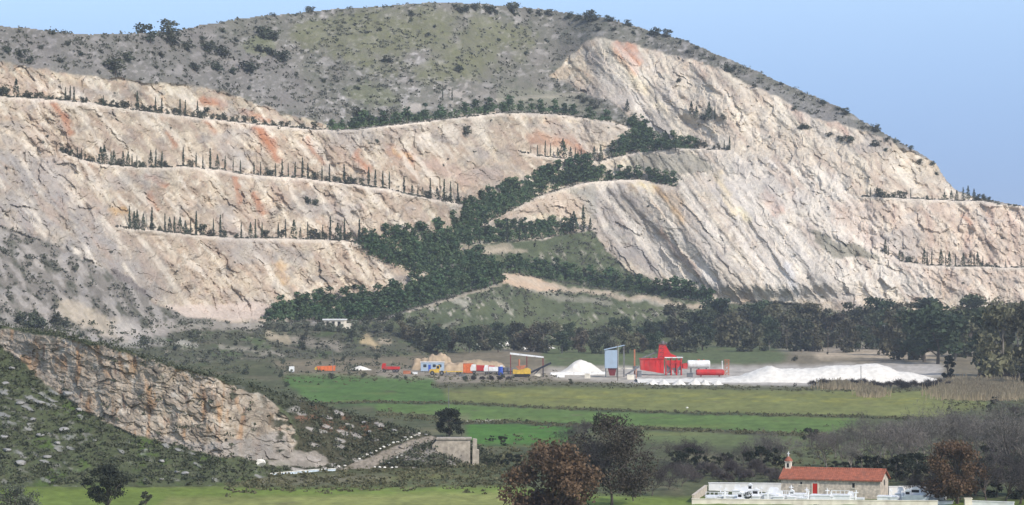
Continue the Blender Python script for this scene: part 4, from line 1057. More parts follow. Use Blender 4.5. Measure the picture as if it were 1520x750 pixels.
# --- bushes and olives on the rough ground below the quarry
MB = [(45, 486, 30, 'd'), (30, 482, 22, 'd'), (60, 488, 22, 'd'), (84, 482, 22, 'd'), (95, 484, 16, 'd'), (216, 513, 18, 'd'), (282, 502, 13, 'd'), (294, 502, 10, 'd'), (120, 500, 10, 'd'), (336, 540, 10, 'd'), (365, 556, 14, 'd'), (522, 508, 24, 'd'), (448, 518, 16, 'd'), (452, 505, 14, 'd'),
      (398, 490, 14, 'o'), (412, 493, 15, 'o'), (425, 492, 13, 'o'), (440, 492, 14, 'o'), (456, 490, 13, 'o'), (475, 492, 15, 'o'), (492, 492, 14, 'o'), (506, 494, 13, 'o'), (528, 490, 14, 'o'), (545, 490, 14, 'o'), (562, 494, 14, 'o'), (580, 492, 13, 'o'), (604, 496, 16, 'o'), (620, 502, 16, 'o'),
      (630, 508, 16, 'd'), (640, 514, 18, 'd'), (655, 518, 18, 'd'), (668, 516, 20, 'd'), (592, 478, 18, 'd'), (610, 486, 20, 'd'), (570, 476, 16, 'd'), (545, 478, 14, 'd'), (492, 564, 10, 'd'), (540, 561, 8, 'd'), (418, 560, 12, 'd'), (425, 574, 10, 'd'), (590, 562, 6, 'd'), (602, 563, 6, 'd'),
      (690, 566, 8, 'd'), (728, 563, 8, 'd'), (745, 561, 9, 'd'), (704, 560, 7, 'd'), (848, 572, 9, 'd'), (1135, 522, 18, 'd'), (1180, 535, 9, 'd'), (1265, 514, 16, 'd'), (1185, 512, 8, 'd'), (1228, 526, 4, 'd'), (420, 540, 10, 'd'), (400, 530, 10, 'd'), (480, 530, 9, 'd'), (560, 534, 10, 'd'), (510, 536, 8, 'd'),
      (350, 512, 9, 'd'), (380, 520, 9, 'd'), (260, 520, 9, 'd'), (310, 526, 8, 'd'), (180, 506, 8, 'd'), (150, 508, 8, 'd'), (436, 600, 10, 'd')]
rm = random.Random(8)
cn = {}
for px, py, h, k in sorted(MB):
    p = ground_at(px, py)
    o = put(rm.choice(OLIVES if k == 'o' else BUSHES), 'olive_tree' if k == 'o' else 'evergreen_bush', p - Vector((0, 0, 0.05 * h * p.y / F)), 1.1 * h * p.y / F, rm.uniform(1.0, 1.3), rng=rm)
    i = cn.get(k, 0); cn[k] = i + 1
    if k == 'o': tag(o, f'pale grey-green olive tree below the pine wood, {nth(i)} from the left', 'olive tree', 'olive trees below the pine wood')
    else:
        zone_ = 'on the rough ground below the quarry' if px < 680 else 'on the rough ground by the works yard'
        tag(o, f'dark bush {zone_}, {nth(i)} from the left', 'bush', 'bushes on the rough ground')

# --- the trees of the near fields, each with its own crown and limbs
def branchy(rng, H, spread, levels, n0, trunk_r, lean=(0, 0), up=0.55, trunk_h=0.3, wob=0.10):
    """a limbed skeleton: list of (path, radii); also the end points"""
    segs, tips = [], []
    def grow(p, d, ln, r0, lv):
        n = 3; path = [p]; rad = [r0]
        dd = d.copy(); q = p.copy()
        for k in range(n):
            dd = dd + rng.normal(size=3) * wob; dd[2] += 0.03 * up; dd /= np.linalg.norm(dd)
            q = q + dd * ln / n; path.append(q.copy()); rad.append(r0 * (1 - 0.62 * (k + 1) / n))
        segs.append((path, rad, lv))
        if lv >= levels: tips.append(q); return
        m = n0 if lv == 0 else int(rng.integers(3, 6))
        for _ in range(m):
            t = rng.uniform(0.35, 1.0) if lv else rng.uniform(0.6, 1.0)
            j = min(int(t * n), n - 1); b = path[j] + (path[j + 1] - path[j]) * (t * n - j)
            e = rng.normal(size=3); e -= e.dot(dd) * dd; e /= np.linalg.norm(e) + 1e-9
            nd = dd * rng.uniform(0.35, 0.8) + e * spread * rng.uniform(0.5, 1.0); nd[2] += up * 0.35; nd /= np.linalg.norm(nd)
            grow(b, nd, ln * rng.uniform(0.55, 0.78) if lv else H * rng.uniform(0.28, 0.40), max(r0 * rng.uniform(0.42, 0.62), 0.010), lv + 1)
    d0 = np.array([lean[0], lean[1], 1.0]); d0 /= np.linalg.norm(d0)
    grow(np.array([0, 0, -0.2]), d0, H * trunk_h, trunk_r, 0)
    return segs, tips

def skeleton_mesh(segs, tips, thick_mat, twig_mat, rng, twigs=4, tw_len=0.9, tw_r=0.016):
    tk, cr = Acc(), Acc()
    for path, rad, lv in segs:
        V, Q = tube(path, rad, 6 if lv == 0 else 4 if lv < 3 else 3)
        if lv < 2: tk.add(V, Q)
        else: cr.add(V, Q, np.full(len(V), rng.random()))
    for t in tips:
        for _ in range(twigs):
            d = rng.normal(size=3); d[2] = abs(d[2]) * 0.8 + 0.2; d /= np.linalg.norm(d)
            ln = tw_len * rng.uniform(0.4, 1.2)
            V, Q = tube([t, t + d * ln * 0.5 + rng.normal(size=3) * 0.05, t + d * ln], [tw_r, tw_r * 0.8, tw_r * 0.4], 3)
            cr.add(V, Q, np.full(len(V), rng.random()))
    return cr.mesh('crown', [twig_mat]), tk.mesh('trunk', [thick_mat], smooth=True)

def bare_tree(seed, H, spread=0.8, levels=4, n0=5, dark=False, trunk_h=0.28, lean=(0, 0), up=0.6):
    r = np.random.default_rng(seed)
    segs, tips = branchy(r, H, spread, levels, n0, H * 0.018, lean, up, trunk_h)
    return skeleton_mesh(segs, tips, M_BARK if dark else M_BARK_PALE, M_TWIG_DARK if dark else M_TWIG, r, twigs=3, tw_len=H * 0.08, tw_r=0.018)

def leafy_tree(seed, H, crown_w, mat, n=6000, leaf=0.30, levels=3, n0=6, trunk_h=0.3, blobs=26, crown_z=(0.28, 0.95), lean=(0, 0), flat_top=0.0, bark=None):
    r = np.random.default_rng(seed)
    bl = []
    for _ in range(blobs):
        z = r.uniform(*crown_z); rel = (z - crown_z[0]) / (crown_z[1] - crown_z[0])
        prof = math.sqrt(max(0.05, 1 - (2 * rel - 0.85 - flat_top) ** 2 * 0.75))
        an, q = r.uniform(0, 6.28), math.sqrt(r.uniform(0.02, 1)) * prof * 0.82
        s = r.uniform(0.16, 0.27) * crown_w * 0.5
        bl.append((lean[0] * z * H + q * math.cos(an) * crown_w * 0.5, lean[1] * z * H + q * math.sin(an) * crown_w * 0.5, z * H, s * 1.15, s * 1.15, s * 0.8))
    cr = Acc(); p, k = clump_points(bl, n, r, 0.3)
    V, Q = leaf_quads(p, leaf, r); cr.add(V, Q, tone_for(n, k, r, 0.45))
    tk = Acc()
    V, Q = tube([(0, 0, -0.3), (lean[0] * H * 0.15, 0, H * 0.15), (lean[0] * H * 0.4, 0.05, H * 0.4), (lean[0] * H * 0.75, 0, H * 0.75)], [H * 0.030, H * 0.024, H * 0.016, H * 0.005], 8); tk.add(V, Q)
    for b in bl:
        z0 = max(trunk_h * 0.6 * H, b[2] - 0.3 * H) * r.uniform(0.75, 1.0)
        c0 = np.array([lean[0] * z0, lean[1] * z0, z0]); c1 = np.array(b[:3])
        V, Q = tube([c0, (c0 + c1) / 2 + np.array([0, 0, 0.03 * H]), c1], [H * 0.011, H * 0.007, H * 0.002], 5); tk.add(V, Q)
    return cr.mesh('crown', [mat]), tk.mesh('trunk', [bark or M_BARK], smooth=True)

def plant_tree(name, pair, loc, label, cat, group=None, rz=0.0, sc=1.0):
    r = empty(name, loc, rz); r.scale = (sc, sc, sc)
    link('crown', pair[0], r); link('trunk', pair[1], r)
    tag(r, label, cat, group)
    return r
def base_at(px, py): 
    D = flat_d(py); return Vector(((px - 760) / F * D, D, 0.0))
def m_px(py): return flat_d(py) / F                      # metres per photo pixel on the level

plant_tree('oak_tree', leafy_tree(901, 10.3, 14.2, M_BROWN, n=10500, leaf=0.36, crown_z=(0.05, 0.95), blobs=56, trunk_h=0.18), base_at(822, 778), 'wide oak covered in dry rust-brown leaves beside the dark bare tree', 'oak tree')
r9 = np.random.default_rng(77)
s9, t9 = branchy(r9, 11.0, 0.95, 4, 8, 0.24, (0, 0), 0.5, 0.34)
dk = skeleton_mesh(s9, t9, M_BARK, M_TWIG_DARK, r9, twigs=5, tw_len=0.9, tw_r=0.014)
lf = leafy_tree(902, 12.4, 15.5, M_OAKGREY, n=12000, leaf=0.24, crown_z=(0.2, 0.95), blobs=60, trunk_h=0.3)
root = plant_tree('oak_tree', (lf[0], dk[1]), base_at(908, 752), 'tall dark half-bare tree with a thick trunk and dull grey-brown crown', 'tree')
link('twigs', dk[0], root)
sc9 = put(BUSHES[2], 'mistletoe_clump', base_at(886, 752) + Vector((0, 0.4, 11.0)), 1.9, 1.0)
tag(sc9, 'dark leafy clump growing at the very top of the half-bare tree', 'mistletoe')

plant_tree('olive_tree', leafy_tree(903, 6.4, 7.4, M_DARKLEAF, n=6000, leaf=0.22, crown_z=(0.25, 0.93), blobs=30, trunk_h=0.2), base_at(160, 760), 'dark round olive tree standing alone on the near grass', 'olive tree')
plant_tree('olive_tree', leafy_tree(904, 4.2, 8.0, M_OLIVE, n=4500, leaf=0.18, crown_z=(0.1, 0.9), blobs=26, trunk_h=0.1), base_at(22, 768), 'pale silvery olive bush at the corner of the near grass', 'olive tree')
plant_tree('evergreen_bush', leafy_tree(905, 2.2, 2.6, M_BUSH, n=900, leaf=0.2, crown_z=(0.1, 0.9), blobs=10, trunk_h=0.1), base_at(216, 752), 'small dull bush beside the lone dark olive tree', 'bush')
plant_tree('carob_tree', leafy_tree(906, 5.6, 7.2, M_DARKLEAF, n=6000, leaf=0.24, crown_z=(0.12, 0.93), blobs=32, trunk_h=0.12), base_at(667, 649), 'dense round black-green tree above the old stone ramp', 'carob tree')
plant_tree('carob_tree', leafy_tree(907, 3.6, 4.2, M_DARKLEAF, n=2600, leaf=0.2, crown_z=(0.3, 0.93), blobs=18, trunk_h=0.3, lean=(-0.18, 0)), base_at(1206, 663), 'small dark leaning tree alone on the meadow above the chapel', 'tree')
plant_tree('oak_tree', leafy_tree(908, 9.0, 11.0, M_BROWN, n=9000, leaf=0.26, crown_z=(0.14, 0.92), blobs=64, trunk_h=0.2), base_at(1421, 748), 'rust-brown leafy oak behind the end of the graveyard', 'oak tree')
plant_tree('cedar_tree', leafy_tree(909, 7.4, 5.2, M_DARKLEAF, n=3000, leaf=0.35, crown_z=(0.08, 0.95), blobs=26, trunk_h=0.1), base_at(1407, 563), 'black-green conifer standing before the end of the white gravel bank', 'conifer')

# grey bare trees round the chapel
BT = [bare_tree(40 + i, 1.0 * 9.0, 0.85, 4, 6, dark=False) for i in range(4)]
BD = [bare_tree(60 + i, 1.0 * 8.0, 0.9, 4, 6, dark=True, trunk_h=0.18) for i in range(3)]
bare = [(1228, 700, 70), (1252, 694, 62), (1280, 698, 78), (1302, 704, 84), (1322, 696, 80), (1340, 705, 92), (1362, 700, 86), (1384, 698, 90), (1402, 690, 84), (1428, 694, 88), (1452, 700, 92), (1475, 706, 96), (1498, 712, 104), (1515, 704, 96), (1240, 680, 50), (1312, 680, 60),
        (1372, 676, 66), (1410, 668, 62), (1446, 676, 66), (1490, 684, 74), (1120, 690, 48), (1140, 686, 46), (1168, 684, 42), (1262, 706, 56)]
rbz = random.Random(41)
for i, (px, py, h) in enumerate(sorted(bare)):
    p = base_at(px, py); k = rbz.randrange(4)
    s_ = h * m_px(py) / 8.0
    where = 'behind the red-roofed chapel' if 1180 < px < 1400 else 'on the bank left of the chapel' if px < 1200 else 'in the thicket right of the chapel'
    plant_tree('bare_tree', BT[k], p, f'grey leafless tree {where}, {nth(i)} from the left', 'bare tree', f'leafless trees {where}', rz=rbz.uniform(0, 6.28), sc=s_)
dark_l = [(1002, 688, 44), (1018, 690, 50), (1034, 690, 46), (1050, 688, 40), (1104, 690, 40), (1116, 692, 44), (1134, 690, 48), (1152, 688, 44), (968, 736, 66), (992, 728, 56), (1012, 722, 44), (940, 744, 70), (1070, 692, 30), (850, 660, 40), (838, 668, 44), (868, 650, 36), (1500, 640, 60), (1478, 655, 56), (1512, 672, 70), (1085, 700, 28),
          (1464, 742, 92), (1492, 746, 110), (1514, 748, 120), (1390, 742, 60), (1352, 742, 50)]
for i, (px, py, h) in enumerate(sorted(dark_l)):
    p = base_at(px, py); s_ = h * m_px(py) / 8.0
    where = 'by the half-bare tree' if px < 1000 else 'on the bank left of the chapel' if px < 1200 else 'in the thicket right of the chapel'
    plant_tree('bare_tree', BD[rbz.randrange(3)], p, f'low dark leafless tree {where}, {nth(i)} from the left', 'bare tree', f'dark leafless trees {where}', rz=rbz.uniform(0, 6.28), sc=s_)
SHR = [leafy_tree(920 + i, 3.0, 3.8, M_DARKLEAF, n=1200, leaf=0.2, crown_z=(0.08, 0.9), blobs=14, trunk_h=0.1) for i in range(3)]
for i, (px, py, h) in enumerate(((1004, 692, 24), (1022, 694, 30), (1038, 692, 26), (1112, 694, 26), (1130, 696, 34), (1148, 692, 28), (1270, 698, 26), (1284, 700, 24), (1300, 704, 30), (1346, 710, 40), (1364, 712, 40), (730, 656, 10), (745, 662, 16), (722, 694, 14), (740, 692, 18), (756, 690, 18), (768, 698, 24), (1180, 574, 6), (1300, 700, 22),
                                 (1086, 696, 22), (1060, 696, 20), (1316, 712, 34), (1330, 716, 38), (1338, 708, 30), (1490, 690, 60), (1508, 700, 70), (1470, 704, 46), (1512, 660, 50), (1494, 655, 40), (1356, 720, 34), (1372, 724, 36), (1386, 718, 40), (1398, 730, 36), (1448, 736, 46), (1460, 728, 44), (1292, 708, 22), (1256, 702, 18), (1240, 700, 16), (1076, 692, 22), (1010, 700, 24), (1166, 700, 22), (1475, 600, 12), (1468, 610, 10), (1470, 574, 9), (770, 627, 7), (782, 628, 6), (1500, 735, 60), (1520, 740, 70), (1480, 738, 44), (1395, 740, 36))):
    p = base_at(px, py)
    plant_tree('evergreen_bush', SHR[i % 3], p, f'black-green bush at the edge of the near fields, {nth(i)} along the hedges', 'bush', 'black-green bushes of the near fields', rz=i * 1.3, sc=h * m_px(py) / 3.0)
# purple-brown bare scrub before the gravel bank, and the brush left of the graveyard
BS = [skeleton_mesh(*branchy(np.random.default_rng(700 + i), 3.0, 1.1, 3, 9, 0.03, (0, 0), 0.5, 0.06), M_BARK, M_TWIG_DARK, np.random.default_rng(710 + i), twigs=7, tw_len=0.7, tw_r=0.022) for i in range(3)]
scrub = [(1206 + 12.5 * i, 573 + (i % 3) * 1.5 + 0.010 * (i * 12), 14 + (i * 7) % 9) for i in range(17)]
scrub += [(1460 + 14 * i, 566, 20) for i in range(5)] + [(690 + 13 * i, 564, 9) for i in range(6)]
for i, (px, py, h) in enumerate(scrub):
    p = base_at(px, py)
    where = 'before the white gravel bank' if 1200 < px < 1440 else 'by the dry reeds' if px > 1440 else 'before the parked trucks'
    plant_tree('bare_shrub', BS[i % 3], p, f'purple-brown leafless shrub {where}, {nth(i)} along the yard edge', 'shrub', f'leafless shrubs {where}', rz=i * 2.1, sc=h * m_px(py) / 3.0)
brush = [(1000 + 11 * i, 700 + (i * 5) % 18, 24 + (i * 3) % 9) for i in range(15)]
for i, (px, py, h) in enumerate(brush):
    p = base_at(px, py)
    plant_tree('bare_shrub', BS[i % 3], p, f'brown brushwood shrub behind the graveyard wall, {nth(i)} along it', 'shrub', 'brushwood behind the graveyard', rz=i * 1.1, sc=h * m_px(py) / 3.0)

# dry reeds: stems nobody would count
def reeds(name, label, spots, seed, hgt, col):
    r = np.random.default_rng(seed); a = Acc()
    m = leaf_mat(name + '_straw', tuple(c * 0.75 for c in col), tuple(c * 1.15 for c in col), objvar=0, transl=0.2)
    for px0, px1, py0, py1, n in spots:
        px, py = (px0 + px1) / 2 + np.clip(r.normal(size=n) * 0.42, -1.3, 1.3) * (px1 - px0) / 2, (py0 + py1) / 2 + np.clip(r.normal(size=n) * 0.5, -1.2, 1.2) * (py1 - py0) / 2
        D = F * EYE / (py - HOR); x = (px - 760) / F * D
        h = hgt * r.uniform(0.45, 1.15, n) * (0.75 + 0.4 * gnoise(x / 3, D / 6, 12)); dx, dy = r.normal(size=n) * 0.25, r.normal(size=n) * 0.25
        wd = r.uniform(0.06, 0.14, n)
        V = np.stack([np.stack([x - wd, D, 0 * x - 0.1], 1), np.stack([x + wd, D, 0 * x - 0.1], 1), np.stack([x + dx + wd * 0.7, D + dy, h], 1), np.stack([x + dx - wd * 0.7, D + dy + 0.1, h * 0.97], 1)], 1).reshape(-1, 3)
        a.add(V, np.arange(4 * n).reshape(n, 4), np.repeat(r.random(n), 4))
    o = link(name, a.mesh(name, [m])); tag(o, label, kind='stuff')
reeds('dry_reeds', 'straw-coloured dry reeds by the yard', [(1272, 1316, 582, 590, 1300), (1390, 1530, 570, 593, 13000), (1215, 1290, 574, 579, 1500)], 51, 2.4, (0.36, 0.29, 0.19))
# ------------------------------------------------------------------ built things
class MB:
    """collects boxes, cylinders and prisms into ONE mesh"""
    def __init__(self): self.v, self.f, self.m = [], [], []
    def _add(self, v, f, m):
        n = len(self.v); self.v += [tuple(p) for p in v]; self.f += [tuple(i + n for i in q) for q in f]; self.m += [m] * len(f)
    def box(self, x0, x1, y0, y1, z0, z1, m=0, M_=None):
        v = [Vector((x, y, z)) for z in (z0, z1) for y in (y0, y1) for x in (x0, x1)]
        if M_ is not None: v = [M_ @ p for p in v]
        self._add(v, [(0, 2, 3, 1), (4, 5, 7, 6), (0, 1, 5, 4), (1, 3, 7, 5), (3, 2, 6, 7), (2, 0, 4, 6)], m); return self
    def bar(self, a, b, w, m=0, h=None):
        a, b = Vector(a), Vector(b); d = (b - a); L_ = d.length
        q = d.to_track_quat('X', 'Z').to_matrix().to_4x4()
        h = h or w
        return self.box(0, L_, -w / 2, w / 2, -h / 2, h / 2, m, Matrix.Translation(a) @ q)
    def cyl(self, a, b, r0, r1=None, n=14, m=0):
        a, b = Vector(a), Vector(b); r1 = r0 if r1 is None else r1
        q = (b - a).to_track_quat('Z', 'Y').to_matrix()
        v = []
        for c, r in ((a, r0), (b, r1)):
            for i in range(n):
                t = 2 * math.pi * i / n; v.append(c + q @ Vector((r * math.cos(t), r * math.sin(t), 0)))
        f = [(i, (i + 1) % n, n + (i + 1) % n, n + i) for i in range(n)] + [tuple(range(n))[::-1], tuple(range(n, 2 * n))]
        self._add(v, f, m); return self
    def prism(self, prof, y0, y1, m=0):
        """profile in x-z, swept along y"""
        n = len(prof); v = [(x, y0, z) for x, z in prof] + [(x, y1, z) for x, z in prof]
        f = [(i, (i + 1) % n, n + (i + 1) % n, n + i) for i in range(n)] + [tuple(range(n))[::-1], tuple(range(n, 2 * n))]
        self._add(v, f, m); return self
    def sweep_x(self, prof, x0, x1, m=0):
        n = len(prof); v = [(x0, y, z) for y, z in prof] + [(x1, y, z) for y, z in prof]
        f = [(i, (i + 1) % n, n + (i + 1) % n, n + i) for i in range(n)] + [tuple(range(n))[::-1], tuple(range(n, 2 * n))]
        self._add(v, f, m); return self
    def build(self, name, mats, parent=None, smooth=False):
        me = bpy.data.meshes.new(name); me.from_pydata(self.v, [], self.f)
        for mt in (mats if isinstance(mats, (list, tuple)) else [mats]): me.materials.append(mt)
        me.polygons.foreach_set('material_index', self.m)
        if smooth: me.polygons.foreach_set('use_smooth', [True] * len(self.f))
        me.update()
        import bmesh
        bm = bmesh.new(); bm.from_mesh(me); bmesh.ops.recalc_face_normals(bm, faces=bm.faces); bm.to_mesh(me); bm.free()
        return link(name, me, parent)

K_WHITE = nmat('whitewash', (0.82, 0.80, 0.77), var=0.10, scale=1.2, dirt=(0.50, 0.47, 0.42), dirt_amt=0.4)
K_MARBLE = nmat('white_marble', (0.80, 0.80, 0.80), rough=0.5, var=0.07, scale=2.0, dirt=(0.5, 0.49, 0.46), dirt_amt=0.35)
K_CREAM = nmat('cream_plaster', (0.72, 0.66, 0.55), var=0.14, scale=0.9, dirt=(0.34, 0.29, 0.23), dirt_amt=0.6)
K_STONE = nmat('chapel_stone', (0.57, 0.49, 0.40), var=0.32, scale=2.6, dirt=(0.26, 0.23, 0.20), dirt_amt=0.6, bump=0.04)
K_TILE = nmat('roof_tiles', (0.34, 0.115, 0.068), var=0.30, scale=2.2, dirt=(0.24, 0.10, 0.07), dirt_amt=0.7, bump=0.04)
K_RED_DOOR = nmat('red_door_paint', (0.50, 0.03, 0.02), rough=0.5, var=0.12)
K_DARK = nmat('dark_opening', (0.02, 0.02, 0.022))
K_RED = nmat('red_machine_paint', (0.50, 0.022, 0.022), rough=0.55, var=0.22, scale=0.7, dirt=(0.34, 0.13, 0.11), dirt_amt=0.55)
K_REDDK = nmat('maroon_paint', (0.16, 0.03, 0.035), rough=0.6, var=0.2)
K_STEEL = nmat('grey_steel', (0.16, 0.165, 0.175), rough=0.55, var=0.25, dirt=(0.12, 0.07, 0.045), dirt_amt=0.5)
K_BLUEGR = nmat('pale_blue_sheeting', (0.36, 0.45, 0.55), rough=0.5, var=0.07, scale=0.6, dirt=(0.28, 0.32, 0.36), dirt_amt=0.4)
K_BLUE = nmat('blue_paint', (0.04, 0.09, 0.40), rough=0.45, var=0.15)
K_PWHITE = nmat('white_paint', (0.78, 0.78, 0.77), rough=0.45, var=0.08, dirt=(0.45, 0.42, 0.37), dirt_amt=0.5)
K_YEL = nmat('yellow_machine_paint', (0.62, 0.40, 0.06), rough=0.5, var=0.2, dirt=(0.30, 0.20, 0.08), dirt_amt=0.6)
K_ORANGE = nmat('orange_paint', (0.66, 0.16, 0.05), rough=0.5, var=0.2, dirt=(0.4, 0.13, 0.06), dirt_amt=0.5)
K_RUSTY = nmat('rusty_orange_steel', (0.46, 0.17, 0.09), var=0.25, dirt=(0.25, 0.12, 0.08), dirt_amt=0.6)
K_RUBBER = nmat('tyre_rubber', (0.025, 0.025, 0.027))
K_GLASS = nmat('cab_glass', (0.03, 0.04, 0.05), rough=0.15, spec=0.6, var=0.05)
K_WOOD = nmat('weathered_pole_wood', (0.13, 0.105, 0.085), var=0.25)
K_GRAVEL = nmat('white_marble_gravel', (0.70, 0.66, 0.585), var=0.16, scale=0.7, bump=0.15, dirt=(0.62, 0.57, 0.50), dirt_amt=0.5)
K_OCHRE = nmat('ochre_spoil', (0.40, 0.30, 0.195), var=0.22, scale=0.5, bump=0.25, dirt=(0.34, 0.25, 0.16), dirt_amt=0.7)
K_ROCK = nmat('grey_limestone', (0.27, 0.26, 0.245), var=0.25, scale=1.5, bump=0.08, dirt=(0.2, 0.19, 0.17), dirt_amt=0.6)
K_WROCK = nmat('whitewashed_stone', (0.72, 0.69, 0.62), var=0.15, scale=3, dirt=(0.4, 0.36, 0.3), dirt_amt=0.4)
K_OLDWALL = nmat('old_ramp_masonry', (0.40, 0.345, 0.275), var=0.28, scale=1.8, bump=0.06, dirt=(0.22, 0.19, 0.16), dirt_amt=0.7)

# --- chapel
CH = base_at(1239, 736.5); CH.z = 0
ch = empty('chapel', CH, math.radians(-19))
tag(ch, 'long low stone chapel under a red tiled roof inside the white graveyard', 'chapel')
L2, W2, EH, RH = 7.15, 2.75, 2.55, 3.85
b = MB(); b.sweep_x([(-W2, -0.2), (W2, -0.2), (W2, EH), (0, RH - 0.08), (-W2, EH)], -L2, L2); wall = b.build('wall', K_STONE, ch)
b = MB()
for s in (-1, 1):
    b.sweep_x([(s * (W2 + 0.32), EH - 0.14), (s * (W2 + 0.32), EH + 0.02), (0, RH + 0.10), (0, RH - 0.06)], -L2 - 0.3, L2 + 0.3)
roof = b.build('roof', K_TILE, ch)
b = MB()
for k in range(48):
    x = -L2 - 0.2 + k * (2 * L2 + 0.4) / 47
    for s in (-1, 1): b.bar((x, s * (W2 + 0.30), EH + 0.03), (x, s * 0.05, RH + 0.10), 0.13, h=0.07)
b.build('roof_ridges', K_TILE, roof)
b = MB(); b.cyl((-L2 - 0.3, 0, RH + 0.1), (L2 + 0.3, 0, RH + 0.1), 0.13, n=8); b.build('ridge_cap', K_TILE, roof)
b = MB(); b.box(-2.55, -1.85, -W2 - 0.06, -W2 + 0.02, -0.05, 1.95); dr = b.build('door', K_RED_DOOR, ch)
b = MB(); b.box(-2.72, -2.552, -W2 - 0.09, -W2 + 0.02, -0.05, 2.12).box(-1.848, -1.68, -W2 - 0.09, -W2 + 0.02, -0.05, 2.12).box(-2.55, -1.85, -W2 - 0.09, -W2 + 0.02, 1.953, 2.12); b.build('frame', K_CREAM, dr)
for x0, x1, z0, z1 in ((3.15, 3.5, 1.45, 2.1), (-4.35, -4.1, 1.75, 2.1)):
    b = MB(); b.box(x0, x1, -W2 - 0.03, -W2 + 0.02, z0, z1); wn = b.build('window', K_DARK, ch)
    b = MB(); b.box(x0 - 0.12, x1 + 0.12, -W2 - 0.09, -W2 + 0.02, z0 - 0.14, z0 - 0.003); b.build('sill', K_CREAM, wn)
b = MB(); b.box(L2 - 0.01, L2 + 0.04, -0.25, 0.25, 1.7, 2.5); b.build('window', K_DARK, ch)
b = MB(); b.box(-L2 + 0.02, -L2 + 0.82, -0.4, 0.4, RH - 0.25, 4.75); b.box(-L2 - 0.06, -L2 + 0.90, -0.48, 0.48, 4.753, 4.85)
bf = b.build('belfry', K_CREAM, ch)
b = MB(); b.box(-L2 + 0.26, -L2 + 0.58, -0.415, -0.403, 3.95, 4.55); b.build('bell_opening', K_DARK, bf)
b = MB(); b.cyl((-L2 + 0.42, 0, 4.85), (-L2 + 0.42, 0, 5.05), 0.62, 0.55, 10).cyl((-L2 + 0.42, 0, 5.05), (-L2 + 0.42, 0, 5.52), 0.55, 0.12, 10); b.build('dome', K_TILE, bf)
b = MB(); b.box(-L2 + 0.37, -L2 + 0.47, -0.05, 0.05, 5.5, 6.2).box(-L2 + 0.22, -L2 + 0.62, -0.04, 0.04, 5.86, 5.96); b.build('cross', K_PWHITE, bf)

# --- graveyard walls
def wall_run(pts, h, th, mat, name, label, cap=None):
    r = empty(name, pts[0]); o0 = Vector(pts[0])
    b = MB()
    for p, q in zip(pts[:-1], pts[1:]):
        p, q = Vector(p) - o0, Vector(q) - o0
        d = (q - p); M_ = Matrix.Translation(p) @ d.to_track_quat('X', 'Z').to_matrix().to_4x4()
        b.box(0, d.length, -th / 2, th / 2, -0.3, h, 0, M_)
    b.build('masonry', mat, r)
    b = MB()
    for p, q in zip(pts[:-1], pts[1:]):
        p, q = Vector(p) - o0, Vector(q) - o0
        d = (q - p); M_ = Matrix.Translation(p) @ d.to_track_quat('X', 'Z').to_matrix().to_4x4()
        b.box(-0.05, d.length + 0.05, -th / 2 - 0.06, th / 2 + 0.06, h + 0.002, h + 0.10, 0, M_)
    b.build('coping', cap or mat, r)
    tag(r, label, 'wall'); return r
wall_run([base_at(1027, 748), base_at(1392, 751)], 0.62, 0.35, K_CREAM, 'graveyard_wall', 'low cream front wall of the graveyard, facing the near grass', K_CREAM)
wall_run([base_at(1052, 729), base_at(1164, 730)], 1.15, 0.3, K_WHITE, 'graveyard_wall', 'white rear wall of the graveyard left of the chapel')
wall_run([base_at(1029, 746), base_at(1048, 731)], 0.95, 0.3, K_STONE, 'graveyard_wall', 'rough side wall closing the far left end of the graveyard')
wall_run([base_at(1319, 735), base_at(1362, 734), base_at(1404, 743)], 1.15, 0.3, K_WHITE, 'graveyard_wall', 'white rear wall running down from the chapel gable')
for i, (px, py, k) in enumerate(((1033, 741, 1.2), (1038, 737, 1.0), (1044, 735, 1.4), (1049, 733, 1.1), (1041, 740, 0.8))):
    pass

